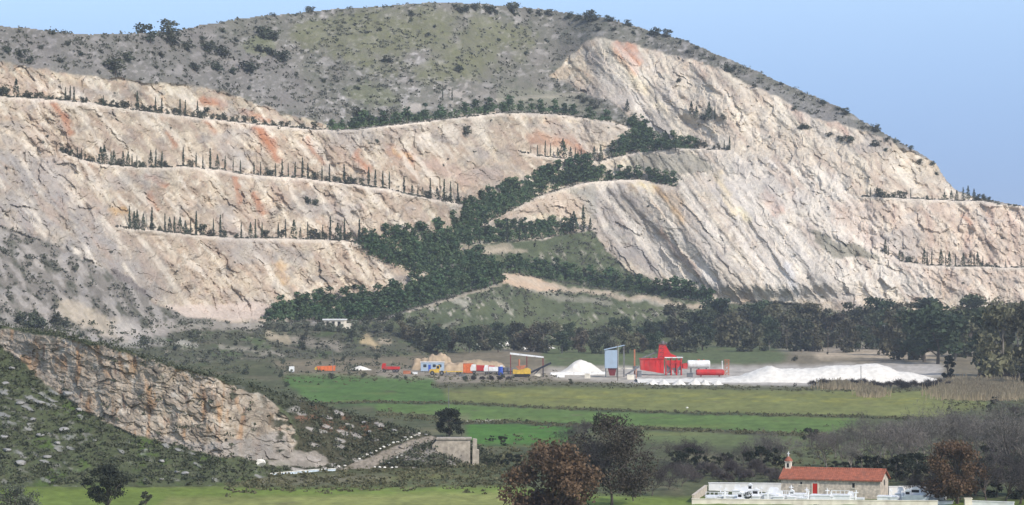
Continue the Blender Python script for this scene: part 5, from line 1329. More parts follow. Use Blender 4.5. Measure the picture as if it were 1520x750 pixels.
# --- graves
def tomb(loc, w_, h, dep, style, label, mat=K_MARBLE, rz=-0.28):
    r = empty('tomb', loc, rz)
    b = MB(); b.box(-w_ / 2, w_ / 2, -dep / 2, dep / 2, -0.1, h * 0.72); b.build('plinth', mat, r)
    b = MB(); b.box(-w_ / 2 - 0.06, w_ / 2 + 0.06, -dep / 2 - 0.06, dep / 2 + 0.06, h * 0.722, h * 0.86); b.build('slab', mat, r)
    b = MB()
    x = -w_ / 2 + 0.12
    if style == 'cross':
        b.box(x - 0.05, x + 0.05, -0.07, 0.07, h * 0.862, h + 0.95).box(x - 0.045, x + 0.045, -0.30, 0.30, h + 0.55, h + 0.67).box(x - 0.3, x - 0.052, -0.06, 0.06, h + 0.55, h + 0.67).box(x + 0.052, x + 0.3, -0.06, 0.06, h + 0.55, h + 0.67)
        b.build('cross', mat, r)
    elif style == 'stone':
        b.prism([(-w_ * 0.35, h * 0.862), (w_ * 0.35, h * 0.862), (w_ * 0.35, h + 0.35), (w_ * 0.2, h + 0.6), (-w_ * 0.2, h + 0.6), (-w_ * 0.35, h + 0.35)], dep / 2 - 0.2, dep / 2 - 0.05); b.build('headstone', mat, r)
    elif style == 'house':
        b.box(-w_ * 0.3, w_ * 0.3, dep / 2 - 0.5, dep / 2 - 0.1, h * 0.862, h + 0.55).prism([(-w_ * 0.36, h + 0.552), (w_ * 0.36, h + 0.552), (0, h + 0.85)], dep / 2 - 0.55, dep / 2 - 0.05); hs = b.build('shrine', mat, r)
        b = MB(); b.box(-w_ * 0.2, w_ * 0.2, dep / 2 - 0.515, dep / 2 - 0.503, h + 0.05, h + 0.42); b.build('niche', K_DARK, hs)
    elif style == 'railed':
        for k in range(5):
            xx = -w_ / 2 + 0.08 + k * (w_ - 0.16) / 4; b.box(xx - 0.04, xx + 0.04, -dep / 2 + 0.02, -dep / 2 + 0.1, h * 0.862, h + 0.35)
        b.box(-w_ / 2, w_ / 2, -dep / 2 + 0.03, -dep / 2 + 0.09, h + 0.353, h + 0.43); b.build('railing', mat, r)
    tag(r, label, 'tomb', None)
    return r
TB = [(1062, 741, 2.3, .62, 'railed', 'wide railed white tomb nearest the rough side wall'), (1086, 742, 1.8, .7, 'cross', 'white tomb with a cross beside the wide railed tomb'), (1104, 740, 1.3, .9, 'stone', 'white tomb with a tall headstone left of the wreath'),
      (1120, 742, 1.6, .7, 'house', 'white tomb with a shrine niche right of the wreath'), (1136, 738, 1.2, .6, 'cross', 'narrow white tomb with a tall cross by the rear wall'), (1147, 742, 1.9, .95, 'stone', 'big white tomb with a headstone near the chapel corner'),
      (1166, 742, 1.2, .8, 'railed', 'small railed white tomb under the belfry'), (1184, 742, 1.9, .95, 'cross', 'white tomb with a cross before the chapel wall, left of the red door'), (1202, 742, 1.0, .7, 'cross', 'slim white tomb with a cross beside the red door'),
      (1219, 742.6, 2.6, .85, 'plain', 'long plain white tomb before the red door'), (1249, 743, 2.4, .9, 'railed', 'large blue-white railed tomb before the middle of the chapel'), (1276, 743, 1.1, .5, 'cross', 'low tomb with a white cross below the dark window'),
      (1318, 743, 2.5, .75, 'plain', 'long plain white tomb at the chapel gable'), (1336, 741, 1.1, .9, 'stone', 'white tomb with a headstone by the white rear wall'), (1358, 744, 2.4, .95, 'house', 'broad white tomb with dark niches, rightmost big tomb'),
      (1386, 744, 1.0, .5, 'cross', 'small white tomb with a cross at the right end of the graveyard'), (1402, 746, 2.0, .35, 'plain', 'flat white grave slab at the right end of the graveyard'), (1074, 736, 1.0, .6, 'cross', 'white cross tomb against the rear wall, left end'),
      (1094, 735, 1.1, .8, 'stone', 'pale headstone tomb against the rear wall, middle'), (1113, 734, 1.0, .7, 'house', 'tiny shrine tomb against the rear wall, right part')]
for px, py, w_, h, st, lb in TB: tomb(base_at(px, py + 2.6), w_ * 1.08, h * 1.42, 1.9 if w_ > 1.5 else 1.2, st, lb)
for i, (px, py, h, lb) in enumerate(((1270, 744, 1.25, 'thin white post by the low tomb below the dark window'), (1200, 744, 1.5, 'thin white post left of the long plain tomb'), (1234, 744, 1.4, 'thin white post left of the large railed tomb'), (1140, 744, 1.6, 'thin white post before the big headstone tomb'),
                                     (1076, 744, 1.7, 'thin white post beside the cross tomb near the side wall'), (1339, 744, 1.5, 'thin white post before the headstone by the rear wall'))):
    r = empty('grave_post', base_at(px, py + 2)); MB().box(-0.1, 0.1, -0.1, 0.1, -0.1, h).build('shaft', K_MARBLE, r); MB().box(-0.15, 0.15, -0.15, 0.15, h + 0.002, h + 0.1).build('cap', K_MARBLE, r); tag(r, lb, 'post')
r = empty('wreath_stand', base_at(1110, 746))
MB().bar((-0.3, 0, 0), (0, 0, 1.3), 0.05).bar((0.3, 0, 0), (0, 0, 1.3), 0.05).build('easel', K_WOOD, r)
a = Acc(); rng_ = np.random.default_rng(4); th = rng_.uniform(0, 6.28, 260); rad = 0.42 + 0.09 * rng_.normal(size=260)
V_, Q_ = leaf_quads(np.stack([rad * np.cos(th), -0.1 + 0.06 * rng_.normal(size=260), 0.95 + rad * np.sin(th)], 1), 0.12, rng_); a.add(V_, Q_, np.repeat(rng_.random(260), 4)); link('wreath', a.mesh('wreath', [M_DARKLEAF]), r)
tag(r, 'dark green wreath on a stand among the white tombs', 'wreath')
rg = random.Random(12)
for i, px in enumerate((1098, 1112, 1128, 1150, 1196, 1214, 1226, 1252, 1290, 1322)):
    o = put(BUSHES[i % 6], 'evergreen_bush', base_at(px, 753) - Vector((0, 0, 0.15)), rg.uniform(0.35, 0.6), 2.3, rng=rg)
    tag(o, f'low green tuft at the foot of the cream front wall, {nth(i)} from left', 'bush', 'tufts along the cream wall')
for i, (px, py, w_, h, st, lb) in enumerate(((1156, 744.5, 1.4, 1.0, 'stone', 'white headstone tomb squeezed against the chapel corner'), (1175, 744, 1.1, 0.9, 'house', 'white shrine tomb between two tombs under the belfry'), (1192, 745, 1.3, 0.8, 'railed', 'railed white tomb between the cross tomb and the red door'),
        (1232, 744.5, 1.0, 1.0, 'cross', 'white cross tomb just right of the red door'), (1262, 744.5, 1.2, 0.9, 'stone', 'white headstone tomb below the dark window'), (1328, 745, 1.2, 1.0, 'cross', 'white cross tomb beside the long plain tomb at the gable'), (1347, 745.5, 1.4, 1.1, 'house', 'white shrine tomb left of the broad tomb with niches'),
        (1371, 746, 1.5, 1.0, 'stone', 'white headstone tomb right of the broad tomb with niches'), (1056, 744, 1.3, 0.8, 'plain', 'plain white tomb at the far left end of the graveyard'), (1129, 743, 1.4, 1.0, 'cross', 'white cross tomb right of the shrine tomb near the wreath'), (1098, 745, 1.2, 0.7, 'house', 'small white shrine tomb just left of the wreath'))):
    tomb(base_at(px, py + 1.2), w_, h, 1.2, st, lb)
# small gate pillars and track wall past the graveyard
r = empty('gate_pillar', base_at(1437, 750)); MB().box(-0.5, 0.5, -0.3, 0.3, -0.2, 0.9).build('masonry', K_CREAM, r); MB().box(-0.58, 0.58, -0.36, 0.36, 0.902, 1.0).build('coping', K_CREAM, r); tag(r, 'short cream pillar at the right end of the graveyard', 'pillar')
wall_run([base_at(1441, 750), base_at(1505, 752)], 0.55, 0.3, K_WHITE, 'graveyard_wall', 'low pale wall beyond the cream pillar, under the dark trees')

# --- the works yard: red plant
def yd(px, py=556): return base_at(px, py)
S_ = m_px(556)
pl_o = base_at(985, 557)
rp = empty('crushing_plant', pl_o); tag(rp, 'bright red stone crushing plant with a pointed tower and hopper', 'crusher')
def rel(px, py): return ((px - 985) * S_, (557 - py) * S_)     # x, z from the plant's foot, metres
b = MB(); b.prism([rel(951, 549), rel(985, 554.5), rel(985, 533), rel(950, 533.5)], -2.2, 2.2); hp_ = b.build('hopper', K_RED, rp)
b = MB(); b.prism([rel(949, 533.4), rel(986, 532.9), rel(986, 531.7), rel(949, 532.2)], -2.4, 2.4); b.build('rim', K_RED, hp_)
b = MB()
for px in (957, 965, 973, 980): x, z = rel(px, 533); b.box(x - 0.08, x + 0.08, -2.32, -2.202, (557 - 545 - (px - 950) * 0.24) * S_, z)
b.build('ribs', K_RED, hp_)
b = MB(); b.prism([rel(976, 531.5), rel(1006, 531.5), rel(1003, 528.5), rel(995, 525), rel(988, 513), rel(978.5, 512)], -1.3, 1.3); tw = b.build('tower', K_RED, rp)
b = MB(); b.box(rel(977.5, 0)[0], rel(989.5, 0)[0], -1.5, 1.5, rel(0, 511.9)[1], rel(0, 511)[1]); b.build('tower_cap', K_REDDK, tw)
b = MB()
for z0, z1 in ((530, 525), (524, 519), (518, 513)):
    b.box(rel(979, 0)[0], rel(985, 0)[0], -1.36, -1.303, rel(0, z0)[1], rel(0, z0)[1] + 0.14); b.bar((rel(979, 0)[0], -1.34, rel(0, z0)[1]), (rel(985, 0)[0], -1.34, rel(0, z1)[1]), 0.1)
b.build('bracing', K_REDDK, tw)
b = MB(); x, z = rel(984, 511); b.cyl((x, 0, z), (x, 0, z + 0.9), 0.5, 0.42).cyl((x + 0.9, 0, z), (x + 0.9, 0, z + 0.5), 0.3); b.build('exhaust', K_STEEL, tw)
b = MB()
for px in (988, 996, 1004, 1011):
    for y in (-1.8, 1.8): x, _ = rel(px, 0); b.box(x - 0.14, x + 0.14, y - 0.14, y + 0.14, -0.05, rel(0, 531.5)[1])
b.bar((rel(988, 0)[0], -1.95, 0.2), (rel(1004, 0)[0], -1.95, 4.4), 0.16).bar((rel(1004, 0)[0], -1.95, 0.2), (rel(988, 0)[0], -1.95, 4.4), 0.16)
b.build('frame', K_RED, rp)
b = MB(); b.box(rel(986, 0)[0], rel(1013, 0)[0], -2.2, 2.2, rel(0, 531.4)[1], rel(0, 530.2)[1]); b.build('platform', K_PWHITE, rp)
b = MB(); b.box(rel(989, 0)[0], rel(1010, 0)[0], -1.4, 1.4, 1.6, 2.9).cyl((rel(992, 0)[0], -1.5, 1.3), (rel(992, 0)[0], 1.5, 1.3), 0.7).cyl((rel(1004, 0)[0], -1.5, 1.1), (rel(1004, 0)[0], 1.5, 1.1), 0.8); b.build('machinery', K_STEEL, rp)
b = MB(); b.bar((rel(1008, 0)[0], 0, 2.6), (rel(1020, 0)[0], 0, 3.2), 0.9, h=1.2).box(rel(1013, 0)[0], rel(1020, 0)[0], -1.2, 1.2, 2.0, 3.6); b.build('chute', K_RED, rp)
b = MB()
for z in (5.6, 6.1):
    b.bar((rel(1003, 0)[0], -2.15, z), (rel(1013, 0)[0], -2.15, z), 0.07).bar((rel(1013, 0)[0], -2.15, z), (rel(1013, 0)[0], 2.15, z), 0.07)
for px in (1003, 1006.5, 1010, 1013): b.box(rel(px, 0)[0] - 0.04, rel(px, 0)[0] + 0.04, -2.19, -2.11, 5.4, 6.15)
b.build('railing', K_STEEL, rp)
b = MB()
for y in (-1.42, -0.98): b.bar((rel(987, 0)[0], y - 0.6, 0.0), (rel(987, 0)[0], y - 0.6, 5.4), 0.07)
for k in range(13): b.bar((rel(987, 0)[0], -2.02, 0.3 + 0.4 * k), (rel(987, 0)[0], -1.58, 0.3 + 0.4 * k), 0.05)
b.build('ladder', K_STEEL, rp)
b = MB(); b.bar((rel(953, 0)[0], 0.4, 5.2), (rel(976, 0)[0], 0.4, 7.2), 0.8, h=0.35); b.build('feed_belt', K_STEEL, rp)
b = MB(); b.cyl((rel(966, 0)[0], -0.9, 5.0), (rel(966, 0)[0], -0.9, 5.7), 0.5).cyl((rel(973, 0)[0], -0.9, 5.0), (rel(973, 0)[0], -0.9, 5.6), 0.4); b.build('motor', K_STEEL, rp)
b = MB(); b.prism([rel(989, 540), rel(1011, 540), rel(1009, 535), rel(990, 535)], -1.6, -1.2); b.prism([rel(994, 546), rel(1006, 546), rel(1011, 540.2), rel(989, 540.2)], -1.5, 1.2); b.build('lower_hopper', K_RED, rp)
# white tank
r = empty('storage_tank', base_at(1037, 556)); tag(r, 'white rounded storage tank behind the lying red tank', 'tank')
b = MB(); b.cyl((-3.3, 0, 3.15), (3.3, 0, 3.15), 1.28, n=18).cyl((-3.3, 0, 3.15), (-3.55, 0, 3.15), 1.28, 0.9, 18).cyl((3.3, 0, 3.15), (3.55, 0, 3.15), 1.28, 0.9, 18); sh = b.build('shell', K_PWHITE, r)
b = MB(); b.box(-2.6, -2.2, -1.0, 1.0, -0.05, 2.0).box(2.2, 2.6, -1.0, 1.0, -0.05, 2.0).box(-0.2, 0.2, -1.0, 1.0, -0.05, 1.9); b.build('cradle', K_STEEL, r)
b = MB(); b.cyl((0, 0, 4.4), (0, 0, 4.75), 0.35).cyl((1.6, 0, 4.38), (1.6, 0, 4.7), 0.2); b.build('hatch', K_RUSTY, sh)
# red lying tank
r = empty('storage_tank', base_at(1054, 559)); tag(r, 'long red cylindrical tank lying before the white tank', 'tank')
MB().cyl((-4.0, 0, 1.25), (4.0, 0, 1.25), 0.95, n=18).cyl((-4.0, 0, 1.25), (-4.3, 0, 1.25), 0.95, 0.6, 18).cyl((4.0, 0, 1.25), (4.3, 0, 1.25), 0.95, 0.6, 18).build('shell', K_RED, r)
MB().box(-3.0, -2.6, -0.8, 0.8, -0.05, 0.6).box(2.6, 3.0, -0.8, 0.8, -0.05, 0.6).build('cradle', K_REDDK, r)
r = empty('vent_pipe', base_at(1072, 557)); MB().cyl((0, 0, 0), (0, 0, 4.2), 0.16).build('pipe', K_PWHITE, r); MB().cyl((0, 0, 4.2), (0, 0, 4.4), 0.26, 0.2).build('cap', K_PWHITE, r); tag(r, 'thin white vent pipe behind the lying red tank', 'pipe')
r = empty('lattice_post', base_at(1079, 557))
b = MB()
for sx in (-0.6, 0.6):
    for sy in (-0.6, 0.6): b.box(sx - 0.07, sx + 0.07, sy - 0.07, sy + 0.07, 0, 4.6)
for k in range(4):
    z = k * 1.15
    for sy in (-0.6, 0.6): b.bar((-0.6, sy, z), (0.6, sy, z + 1.15), 0.08); b.bar((0.6, sy, z), (-0.6, sy, z + 1.15), 0.08)
b.build('lattice', K_RUSTY, r); MB().box(-0.85, 0.85, -0.85, 0.85, 4.602, 4.75).build('deck', K_RUSTY, r); tag(r, 'rusty lattice post right of the red tank', 'post')
# blue-grey silo
r = empty('feed_silo', base_at(908, 560)); tag(r, 'pale blue boxy silo with a slanting roof on dark legs', 'silo')
b = MB(); b.box(-2.1, 1.75, -1.6, 1.6, 2.75, 8.2); bx_ = b.build('bin', K_BLUEGR, r)
b = MB()
for k in range(9): x = -1.95 + k * 0.44; b.box(x, x + 0.07, -1.66, -1.603, 2.8, 8.1)
b.build('ribs', K_BLUEGR, bx_)
b = MB(); b.prism([(-2.3, 8.22), (3.9, 9.6), (3.9, 9.75), (-2.3, 8.42)], -1.9, 1.9); b.build('roof', K_BLUEGR, r)
b = MB(); b.prism([(1.752, 2.75), (1.95, 2.75), (1.95, 9.1), (1.752, 9.05)], -1.6, 1.6); b.build('sunlit_side', K_PWHITE, r)  # white strip puts the sunlight on the bin's right side into the colour
b = MB()
for x in (-1.8, 1.6, 3.7):
    for y in (-1.4, 1.4): b.box(x - 0.13, x + 0.13, y - 0.13, y + 0.13, -0.05, 2.74 if x < 3 else 9.5)
b.build('support', K_STEEL, r)
b = MB(); b.prism([(-1.2, 2.74), (1.4, 2.74), (0.9, 0.5), (-0.6, 0.5)], -1.2, 1.2); b.build('discharge_cone', K_REDDK, r)
b = MB(); b.box(2.0, 6.2, -0.8, 0.8, 2.5, 2.8); b.build('walkway', K_CREAM, r)
r = empty('conveyor', base_at(926, 562)); tag(r, 'rusty conveyor trestle between the blue silo and the red plant', 'conveyor')
MB().bar((0.4, 0, 0.9), (4.6, 0, 3.6), 0.9, h=0.5).build('belt', K_STEEL, r)
MB().box(0.9, 1.1, -0.5, -0.3, -0.05, 1.2).box(0.9, 1.1, 0.3, 0.5, -0.05, 1.2).box(3.6, 3.8, -0.5, -0.3, -0.05, 2.9).box(3.6, 3.8, 0.3, 0.5, -0.05, 2.9).build('trestle', K_RUSTY, r)
r = empty('steel_column', base_at(942, 556)); MB().box(-0.22, 0.22, -0.22, 0.22, -0.05, 7.8).build('shaft', K_RUSTY, r); MB().box(-0.6, 0.6, -0.5, 0.5, 1.8, 2.6).build('junction_box', K_STEEL, r); tag(r, 'rusty brown steel column left of the red hopper', 'column')
# poles
def pole(px, py, h, label, arms=1, two=False, mat=K_WOOD, rad=0.14, loc=None):
    r = empty('utility_pole', loc if loc is not None else base_at(px, py))
    if two:
        MB().cyl((-0.9, 0, -0.2), (-0.9, 0, h), rad, rad * 0.7, 8).build('pole', mat, r); MB().cyl((0.9, 0, -0.2), (0.9, 0, h), rad, rad * 0.7, 8).build('pole', mat, r)
        MB().box(-1.6, 1.6, -0.1, 0.1, h - 0.5, h - 0.3).box(-1.0, 1.0, -0.06, 0.06, h * 0.55, h * 0.57).build('crossarm', mat, r)
    else:
        MB().cyl((0, 0, -0.2), (0, 0, h), rad, rad * 0.7, 8).build('pole', mat, r)
        b = MB()
        for k in range(arms): b.box(-0.8, 0.8, -0.06, 0.06, h - 0.4 - 0.6 * k, h - 0.28 - 0.6 * k)
        if arms: b.build('crossarm', mat, r)
    tag(r, label, 'utility pole')
pole(917, 565, 10.6, 'dark pole standing before the pale blue silo')
pole(1278, 574, 5.8, 'thin pale pole before the white gravel bank', 0, mat=K_STEEL, rad=0.12)
pole(1316, 523, 11.0, 'double pole with a crossarm before the tree belt', 1, two=True, mat=K_STEEL)
pole(1229, 526, 8.5, 'single dark pole on the pale strip before the tree belt')
pole(1207, 522, 9.0, 'slim pole among the front trees of the belt', 0, mat=K_STEEL, rad=0.12)
pole(666, 607, 5.2, 'thin leaning-looking pale pole alone in the green field', 0, mat=K_STEEL, rad=0.07)
pole(494, 555, 8.0, 'slim pale pole behind the orange skip', 0, mat=K_STEEL, rad=0.10)
pole(1168, 518, 8.0, 'dark pole by the dark bush right of the red plant')
# heaps
def heap(px, py, w_, h, dep, mat, label, cat, seed, peaks=None, name='gravel_heap'):
    n, mm = (150, 22) if w_ > 60 else (46, 18)
    u, v = np.meshgrid(np.linspace(-1, 1, n), np.linspace(-1, 1, mm), indexing='ij')
    if peaks is None: prof = np.clip(1 - np.abs(u), 0, 1) ** 0.9
    else: prof = pl(peaks, u)
    prof = blur(prof.T[:1], 1 if w_ > 60 else 2, 1 if w_ > 60 else 2)[0][:, None] * np.ones_like(u)
    across = np.clip(1 - v ** 2, 0, 1)
    hh = h * float(prof.max()); z = h * prof * across + (0.20 * hh + 0.12 if mat is K_OCHRE else 0.07 * hh + 0.12) * fbm(u * w_ / 3.2 + seed, v * dep / 3, seed, 5) * (prof * across > 0.02)
    x, y = u * w_ / 2, v * dep / 2
    V_ = np.stack([x, y, z - 0.12], -1).reshape(-1, 3); I = np.arange(n * mm).reshape(n, mm)
    Q_ = np.stack([I[:-1, :-1], I[1:, :-1], I[1:, 1:], I[:-1, 1:]], -1).reshape(-1, 4)
    o = link(name, np_mesh(name, V_, Q=Q_, mats=[mat], smooth=True)); o.location = base_at(px, py)
    tag(o, label, cat); return o
bank_top = [(945, 4), (985, 3), (1075, 5), (1100, 9), (1118, 16), (1143, 24), (1156, 19), (1200, 19), (1230, 23), (1262, 24), (1300, 27), (1318, 22), (1332, 15), (1350, 14), (1370, 9), (1392, 3)]
bank = heap(1168, 566, 447 * m_px(566), 1.0, 24, K_GRAVEL, 'long bank of white crushed marble beside the red plant', 'gravel bank', 5, [((x - 1168) / 223.5, y * m_px(566)) for x, y in bank_top], 'gravel_bank')
heap(862, 553, 66 * m_px(553), 1.0, 9, K_GRAVEL, 'white gravel heap with a rounded top left of the blue silo', 'gravel heap', 6, [(-1, 0), (-0.8, 0.7), (-0.55, 1.9), (-0.3, 3.5), (-0.1, 4.15), (0.1, 4.1), (0.3, 3.3), (0.5, 3.0), (0.75, 1.6), (1, 0)])
heap(535, 549, 34 * m_px(549), 1.5, 5, K_GRAVEL, 'low white gravel heap between the orange skip and the red truck', 'gravel heap', 7)
for i, (px, w_, h) in enumerate(((968, 22, 8), (985, 20, 9), (1008, 22, 9), (1031, 22, 10), (1046, 16, 9), (1064, 20, 7))):
    heap(px, 571, w_ * m_px(571), h * m_px(571), 4, K_GRAVEL, f'small cone of white gravel at the field edge, {nth(i)} from the left', 'gravel heap', 20 + i)
for i, (px, py, w_, h) in enumerate(((628, 549, 34, 19), (652, 550, 40, 26), (680, 551, 52, 14), (706, 549, 50, 16), (728, 547, 44, 11))):
    heap(px, py, w_ * m_px(py), 1.0, 9, K_OCHRE, f'ochre spoil heap behind the trucks, {nth(i)} from the left', 'spoil heap', 30 + i, [(-1, 0), (-0.9, h * m_px(py) * 0.75), (-0.5, h * m_px(py) * 0.95), (-0.2, h * m_px(py) * 0.85), (0.1, h * m_px(py)), (0.5, h * m_px(py) * 0.9), (0.88, h * m_px(py) * 0.7), (1, 0)], 'spoil_heap')
for i, (px, py, w_, h) in enumerate(((708, 516, 14, 6), (722, 515, 10, 5), (742, 514, 12, 6), (752, 513, 12, 7), (764, 517, 16, 5), (778, 518, 20, 4), (800, 518, 24, 4), (815, 517, 22, 4))):
    p = ground_at(px, py); o = heap(px, 530, w_ * p.y / F, h * p.y / F, 4, K_GRAVEL, f'small pale gravel heap at the foot of the tree belt, {nth(i)} from the left', 'gravel heap', 40 + i); o.location = p
wall_run([base_at(817, 557), base_at(898, 556)], 0.75, 0.6, K_PWHITE, 'yard_wall', 'low white concrete wall before the rounded gravel heap')
# shelter
r = empty('open_shelter', base_at(782, 556)); tag(r, 'long open shelter with a pale sloping roof on thin posts', 'shelter')
x0, x1 = -25 * m_px(556), 25 * m_px(556)
MB().prism([(x0, 6.3), (x1, 5.2), (x1, 5.5), (x0, 6.75)], -2.5, 2.5).build('roof', K_PWHITE, r)
for x, z in ((x0 + 0.2, 6.28), (x1 - 0.2, 5.2), (0.0, 5.7)):
    for y in (-2.3, 2.3): MB().box(x - 0.13, x + 0.13, y - 0.13, y + 0.13, -0.05, z).build('post', K_REDDK, r)
# vehicles and containers
def wheels(r, xs, y, rad):
    for x in xs:
        for s in (-1, 1):
            t = MB().cyl((x, s * y - 0.18, rad), (x, s * y + 0.18, rad), rad, n=16).build('wheel', K_RUBBER, r)
            MB().cyl((x, s * y - 0.2 * (1 if s < 0 else -1) - 0.02, rad), (x, s * y - 0.2 * (1 if s < 0 else -1) + 0.02, rad), rad * 0.5, n=10).build('rim', K_STEEL, t)
def truck(px, py, L_, body_mat, cab_mat, label, flip=1, bed_h=1.3, name='dump_truck'):
    r = empty(name, base_at(px, py), 0 if flip > 0 else math.pi); tag(r, label, 'truck')
    h = L_ / 2
    MB().box(-h, h * 0.95, -1.0, 1.0, 0.7, 1.0).build('chassis', K_STEEL, r)
    c = MB().prism([(h * 0.55, 1.003), (h, 1.003), (h, 2.0), (h * 0.9, 2.9), (h * 0.55, 2.9)], -1.15, 1.15).build('cab', cab_mat, r)
    MB().prism([(h * 0.99, 2.06), (h * 1.004, 2.06), (h * 0.915, 2.78), (h * 0.90, 2.78)], -0.95, 0.95).build('windscreen', K_GLASS, c)
    MB().box(h * 0.62, h * 0.86, -1.17, -1.153, 2.05, 2.7).build('side_window', K_GLASS, c)
    MB().prism([(-h, 1.02), (h * 0.5, 1.02), (h * 0.5, 1.02 + bed_h), (-h * 1.05, 1.02 + bed_h * 0.85)], -1.2, 1.2).build('bed', body_mat, r)
    wheels(r, (-h * 0.72, -h * 0.38, h * 0.7), 0.95, 0.52)
    return r
truck(580, 553, 5.6, K_RED, K_RED, 'small dull red truck parked before the ochre ground', -1, 0.9)
truck(716, 555, 7.4, K_RED, K_PWHITE, 'white-cabbed truck with a red dump bed beside the orange container', -1, 1.7)
truck(733, 556, 6.2, K_PWHITE, K_PWHITE, 'all-white truck standing left of the blue drum', -1, 1.4)
truck(752, 556, 4.4, K_STEEL, K_PWHITE, 'white cab truck with a dark bed right of the blue drum', -1, 1.2)
r = empty('storage_drum', base_at(743, 557)); MB().cyl((0, 0, 0), (0, 0, 2.5), 0.75, n=16).build('shell', K_BLUE, r); MB().cyl((0, 0, 2.502), (0, 0, 2.6), 0.8, n=16).build('lid', K_BLUE, r); tag(r, 'upright bright blue drum between two white trucks', 'drum')
r = empty('shipping_container', base_at(695, 554)); MB().box(-1.6, 1.6, -1.3, 1.3, 0, 3.1).build('shell', K_RUSTY, r); MB().box(-1.5, 1.5, -1.36, -1.303, 0.15, 2.95).build('door', K_ORANGE, r); tag(r, 'faded orange container standing before the spoil heaps', 'container')
r = empty('site_cabin', base_at(642, 552)); MB().box(-3.7, 3.7, -1.3, 1.3, 0.25, 3.0).build('wall', K_BLUEGR, r); MB().box(-3.85, 3.85, -1.45, 1.45, 3.002, 3.2).build('roof', K_PWHITE, r)
for x in (-2.4, 0.6, 2.4):
    wn = MB().box(x - 0.5, x + 0.5, -1.33, -1.303, 1.4, 2.4).build('window', K_GLASS, r)
    MB().box(x - 0.58, x + 0.58, -1.36, -1.303, 1.28, 1.397).build('sill', K_PWHITE, wn)
MB().box(-1.3, -0.5, -1.34, -1.303, 0.3, 2.3).build('door', K_BLUE, r); MB().box(-3.4, -3.0, -1.1, 1.1, -0.05, 0.25).box(3.0, 3.4, -1.1, 1.1, -0.05, 0.25).build('skid', K_STEEL, r)
tag(r, 'pale blue site cabin with windows behind the yellow loader', 'cabin')
r = empty('wheel_loader', base_at(650, 557)); tag(r, 'yellow wheel loader parked before the pale blue cabin', 'loader')
MB().prism([(-2.6, 0.8), (0.4, 0.8), (0.4, 1.6), (-0.4, 1.9), (-2.6, 1.8)], -0.95, 0.95).build('engine_body', K_YEL, r)
c = MB().prism([(-0.6, 1.9), (0.7, 1.6), (0.6, 3.0), (-0.5, 3.0)], -0.75, 0.75).build('cab', K_YEL, r); MB().box(-0.35, 0.45, -0.77, -0.753, 2.0, 2.85).build('side_window', K_GLASS, c)
MB().bar((0.6, -0.5, 1.3), (2.6, -0.5, 0.7), 0.25).bar((0.6, 0.5, 1.3), (2.6, 0.5, 0.7), 0.25).build('lift_arm', K_YEL, r)
MB().prism([(2.5, 0.15), (3.5, 0.1), (3.3, 0.35), (2.8, 0.5), (2.7, 1.2), (2.5, 1.2)], -1.3, 1.3).build('bucket', K_STEEL, r); wheels(r, (-1.7, 1.2), 0.9, 0.68)
r = empty('flatbed_trailer', base_at(671, 556)); MB().box(-3.2, 3.2, -1.1, 1.1, 0.8, 1.05).build('deck', K_YEL, r); wheels(r, (1.6, 2.5), 0.9, 0.4); MB().bar((-3.2, 0, 0.85), (-4.3, 0, 0.6), 0.15).build('drawbar', K_STEEL, r); tag(r, 'empty yellow trailer beside the wheel loader', 'trailer')
r = empty('mobile_crusher', base_at(775, 560)); tag(r, 'yellow tracked crusher with a long dark discharge conveyor', 'crusher')
MB().prism([(-2.8, 1.0), (2.6, 1.0), (2.6, 2.4), (1.6, 2.8), (-1.2, 2.2), (-2.8, 2.4)], -1.1, 1.1).build('body', K_YEL, r)
MB().prism([(-1.0, 2.25), (0.6, 2.6), (1.1, 3.6), (-1.9, 3.3)], -1.2, 1.2).build('feed_hopper', K_RUSTY, r)
for s in (-1, 1): MB().prism([(-2.5, 0.5), (-2.1, 0.05), (2.1, 0.05), (2.5, 0.5), (2.1, 0.95), (-2.1, 0.95)], s * 0.9 - 0.28, s * 0.9 + 0.28).build('track', K_RUBBER, r)
MB().bar((2.2, 0, 1.2), (8.8, 0, 4.3), 1.0, h=0.55).bar((3.8, 0, 1.0), (5.6, 0, 2.7), 0.3).box(6.2, 6.5, -0.6, 0.6, 0.0, 3.0).build('discharge_conveyor', nmat('dark_conveyor_rubber', (0.03, 0.032, 0.045)), r)
MB().cyl((-0.9, 0.3, 2.6), (-0.9, 0.3, 5.4), 0.25, n=10).build('exhaust', K_RUSTY, r)
r = empty('rubbish_skip', base_at(484, 551)); tag(r, 'long orange skip with a yellow end on the rough ground', 'skip')
MB().prism([(-2.4, 0.15), (2.9, 0.15), (3.0, 1.75), (-2.9, 1.55)], -1.1, 1.1).build('shell', K_ORANGE, r); MB().prism([(-3.6, 0.6), (-2.95, 0.3), (-2.95, 1.5), (-3.5, 1.2)], -1.0, 1.0).build('nose', K_YEL, r); MB().box(-2.0, -1.7, -1.0, 1.0, -0.05, 0.148).box(2.2, 2.5, -1.0, 1.0, -0.05, 0.148).build('skid', K_STEEL, r)
r = empty('water_tank', base_at(433, 553)); MB().box(-0.8, 0.8, -0.7, 0.7, 0.3, 1.9).build('shell', K_PWHITE, r); MB().box(-0.7, 0.7, -0.6, 0.6, -0.05, 0.298).build('stand', K_STEEL, r); tag(r, 'small white box tank left of the orange skip', 'tank')
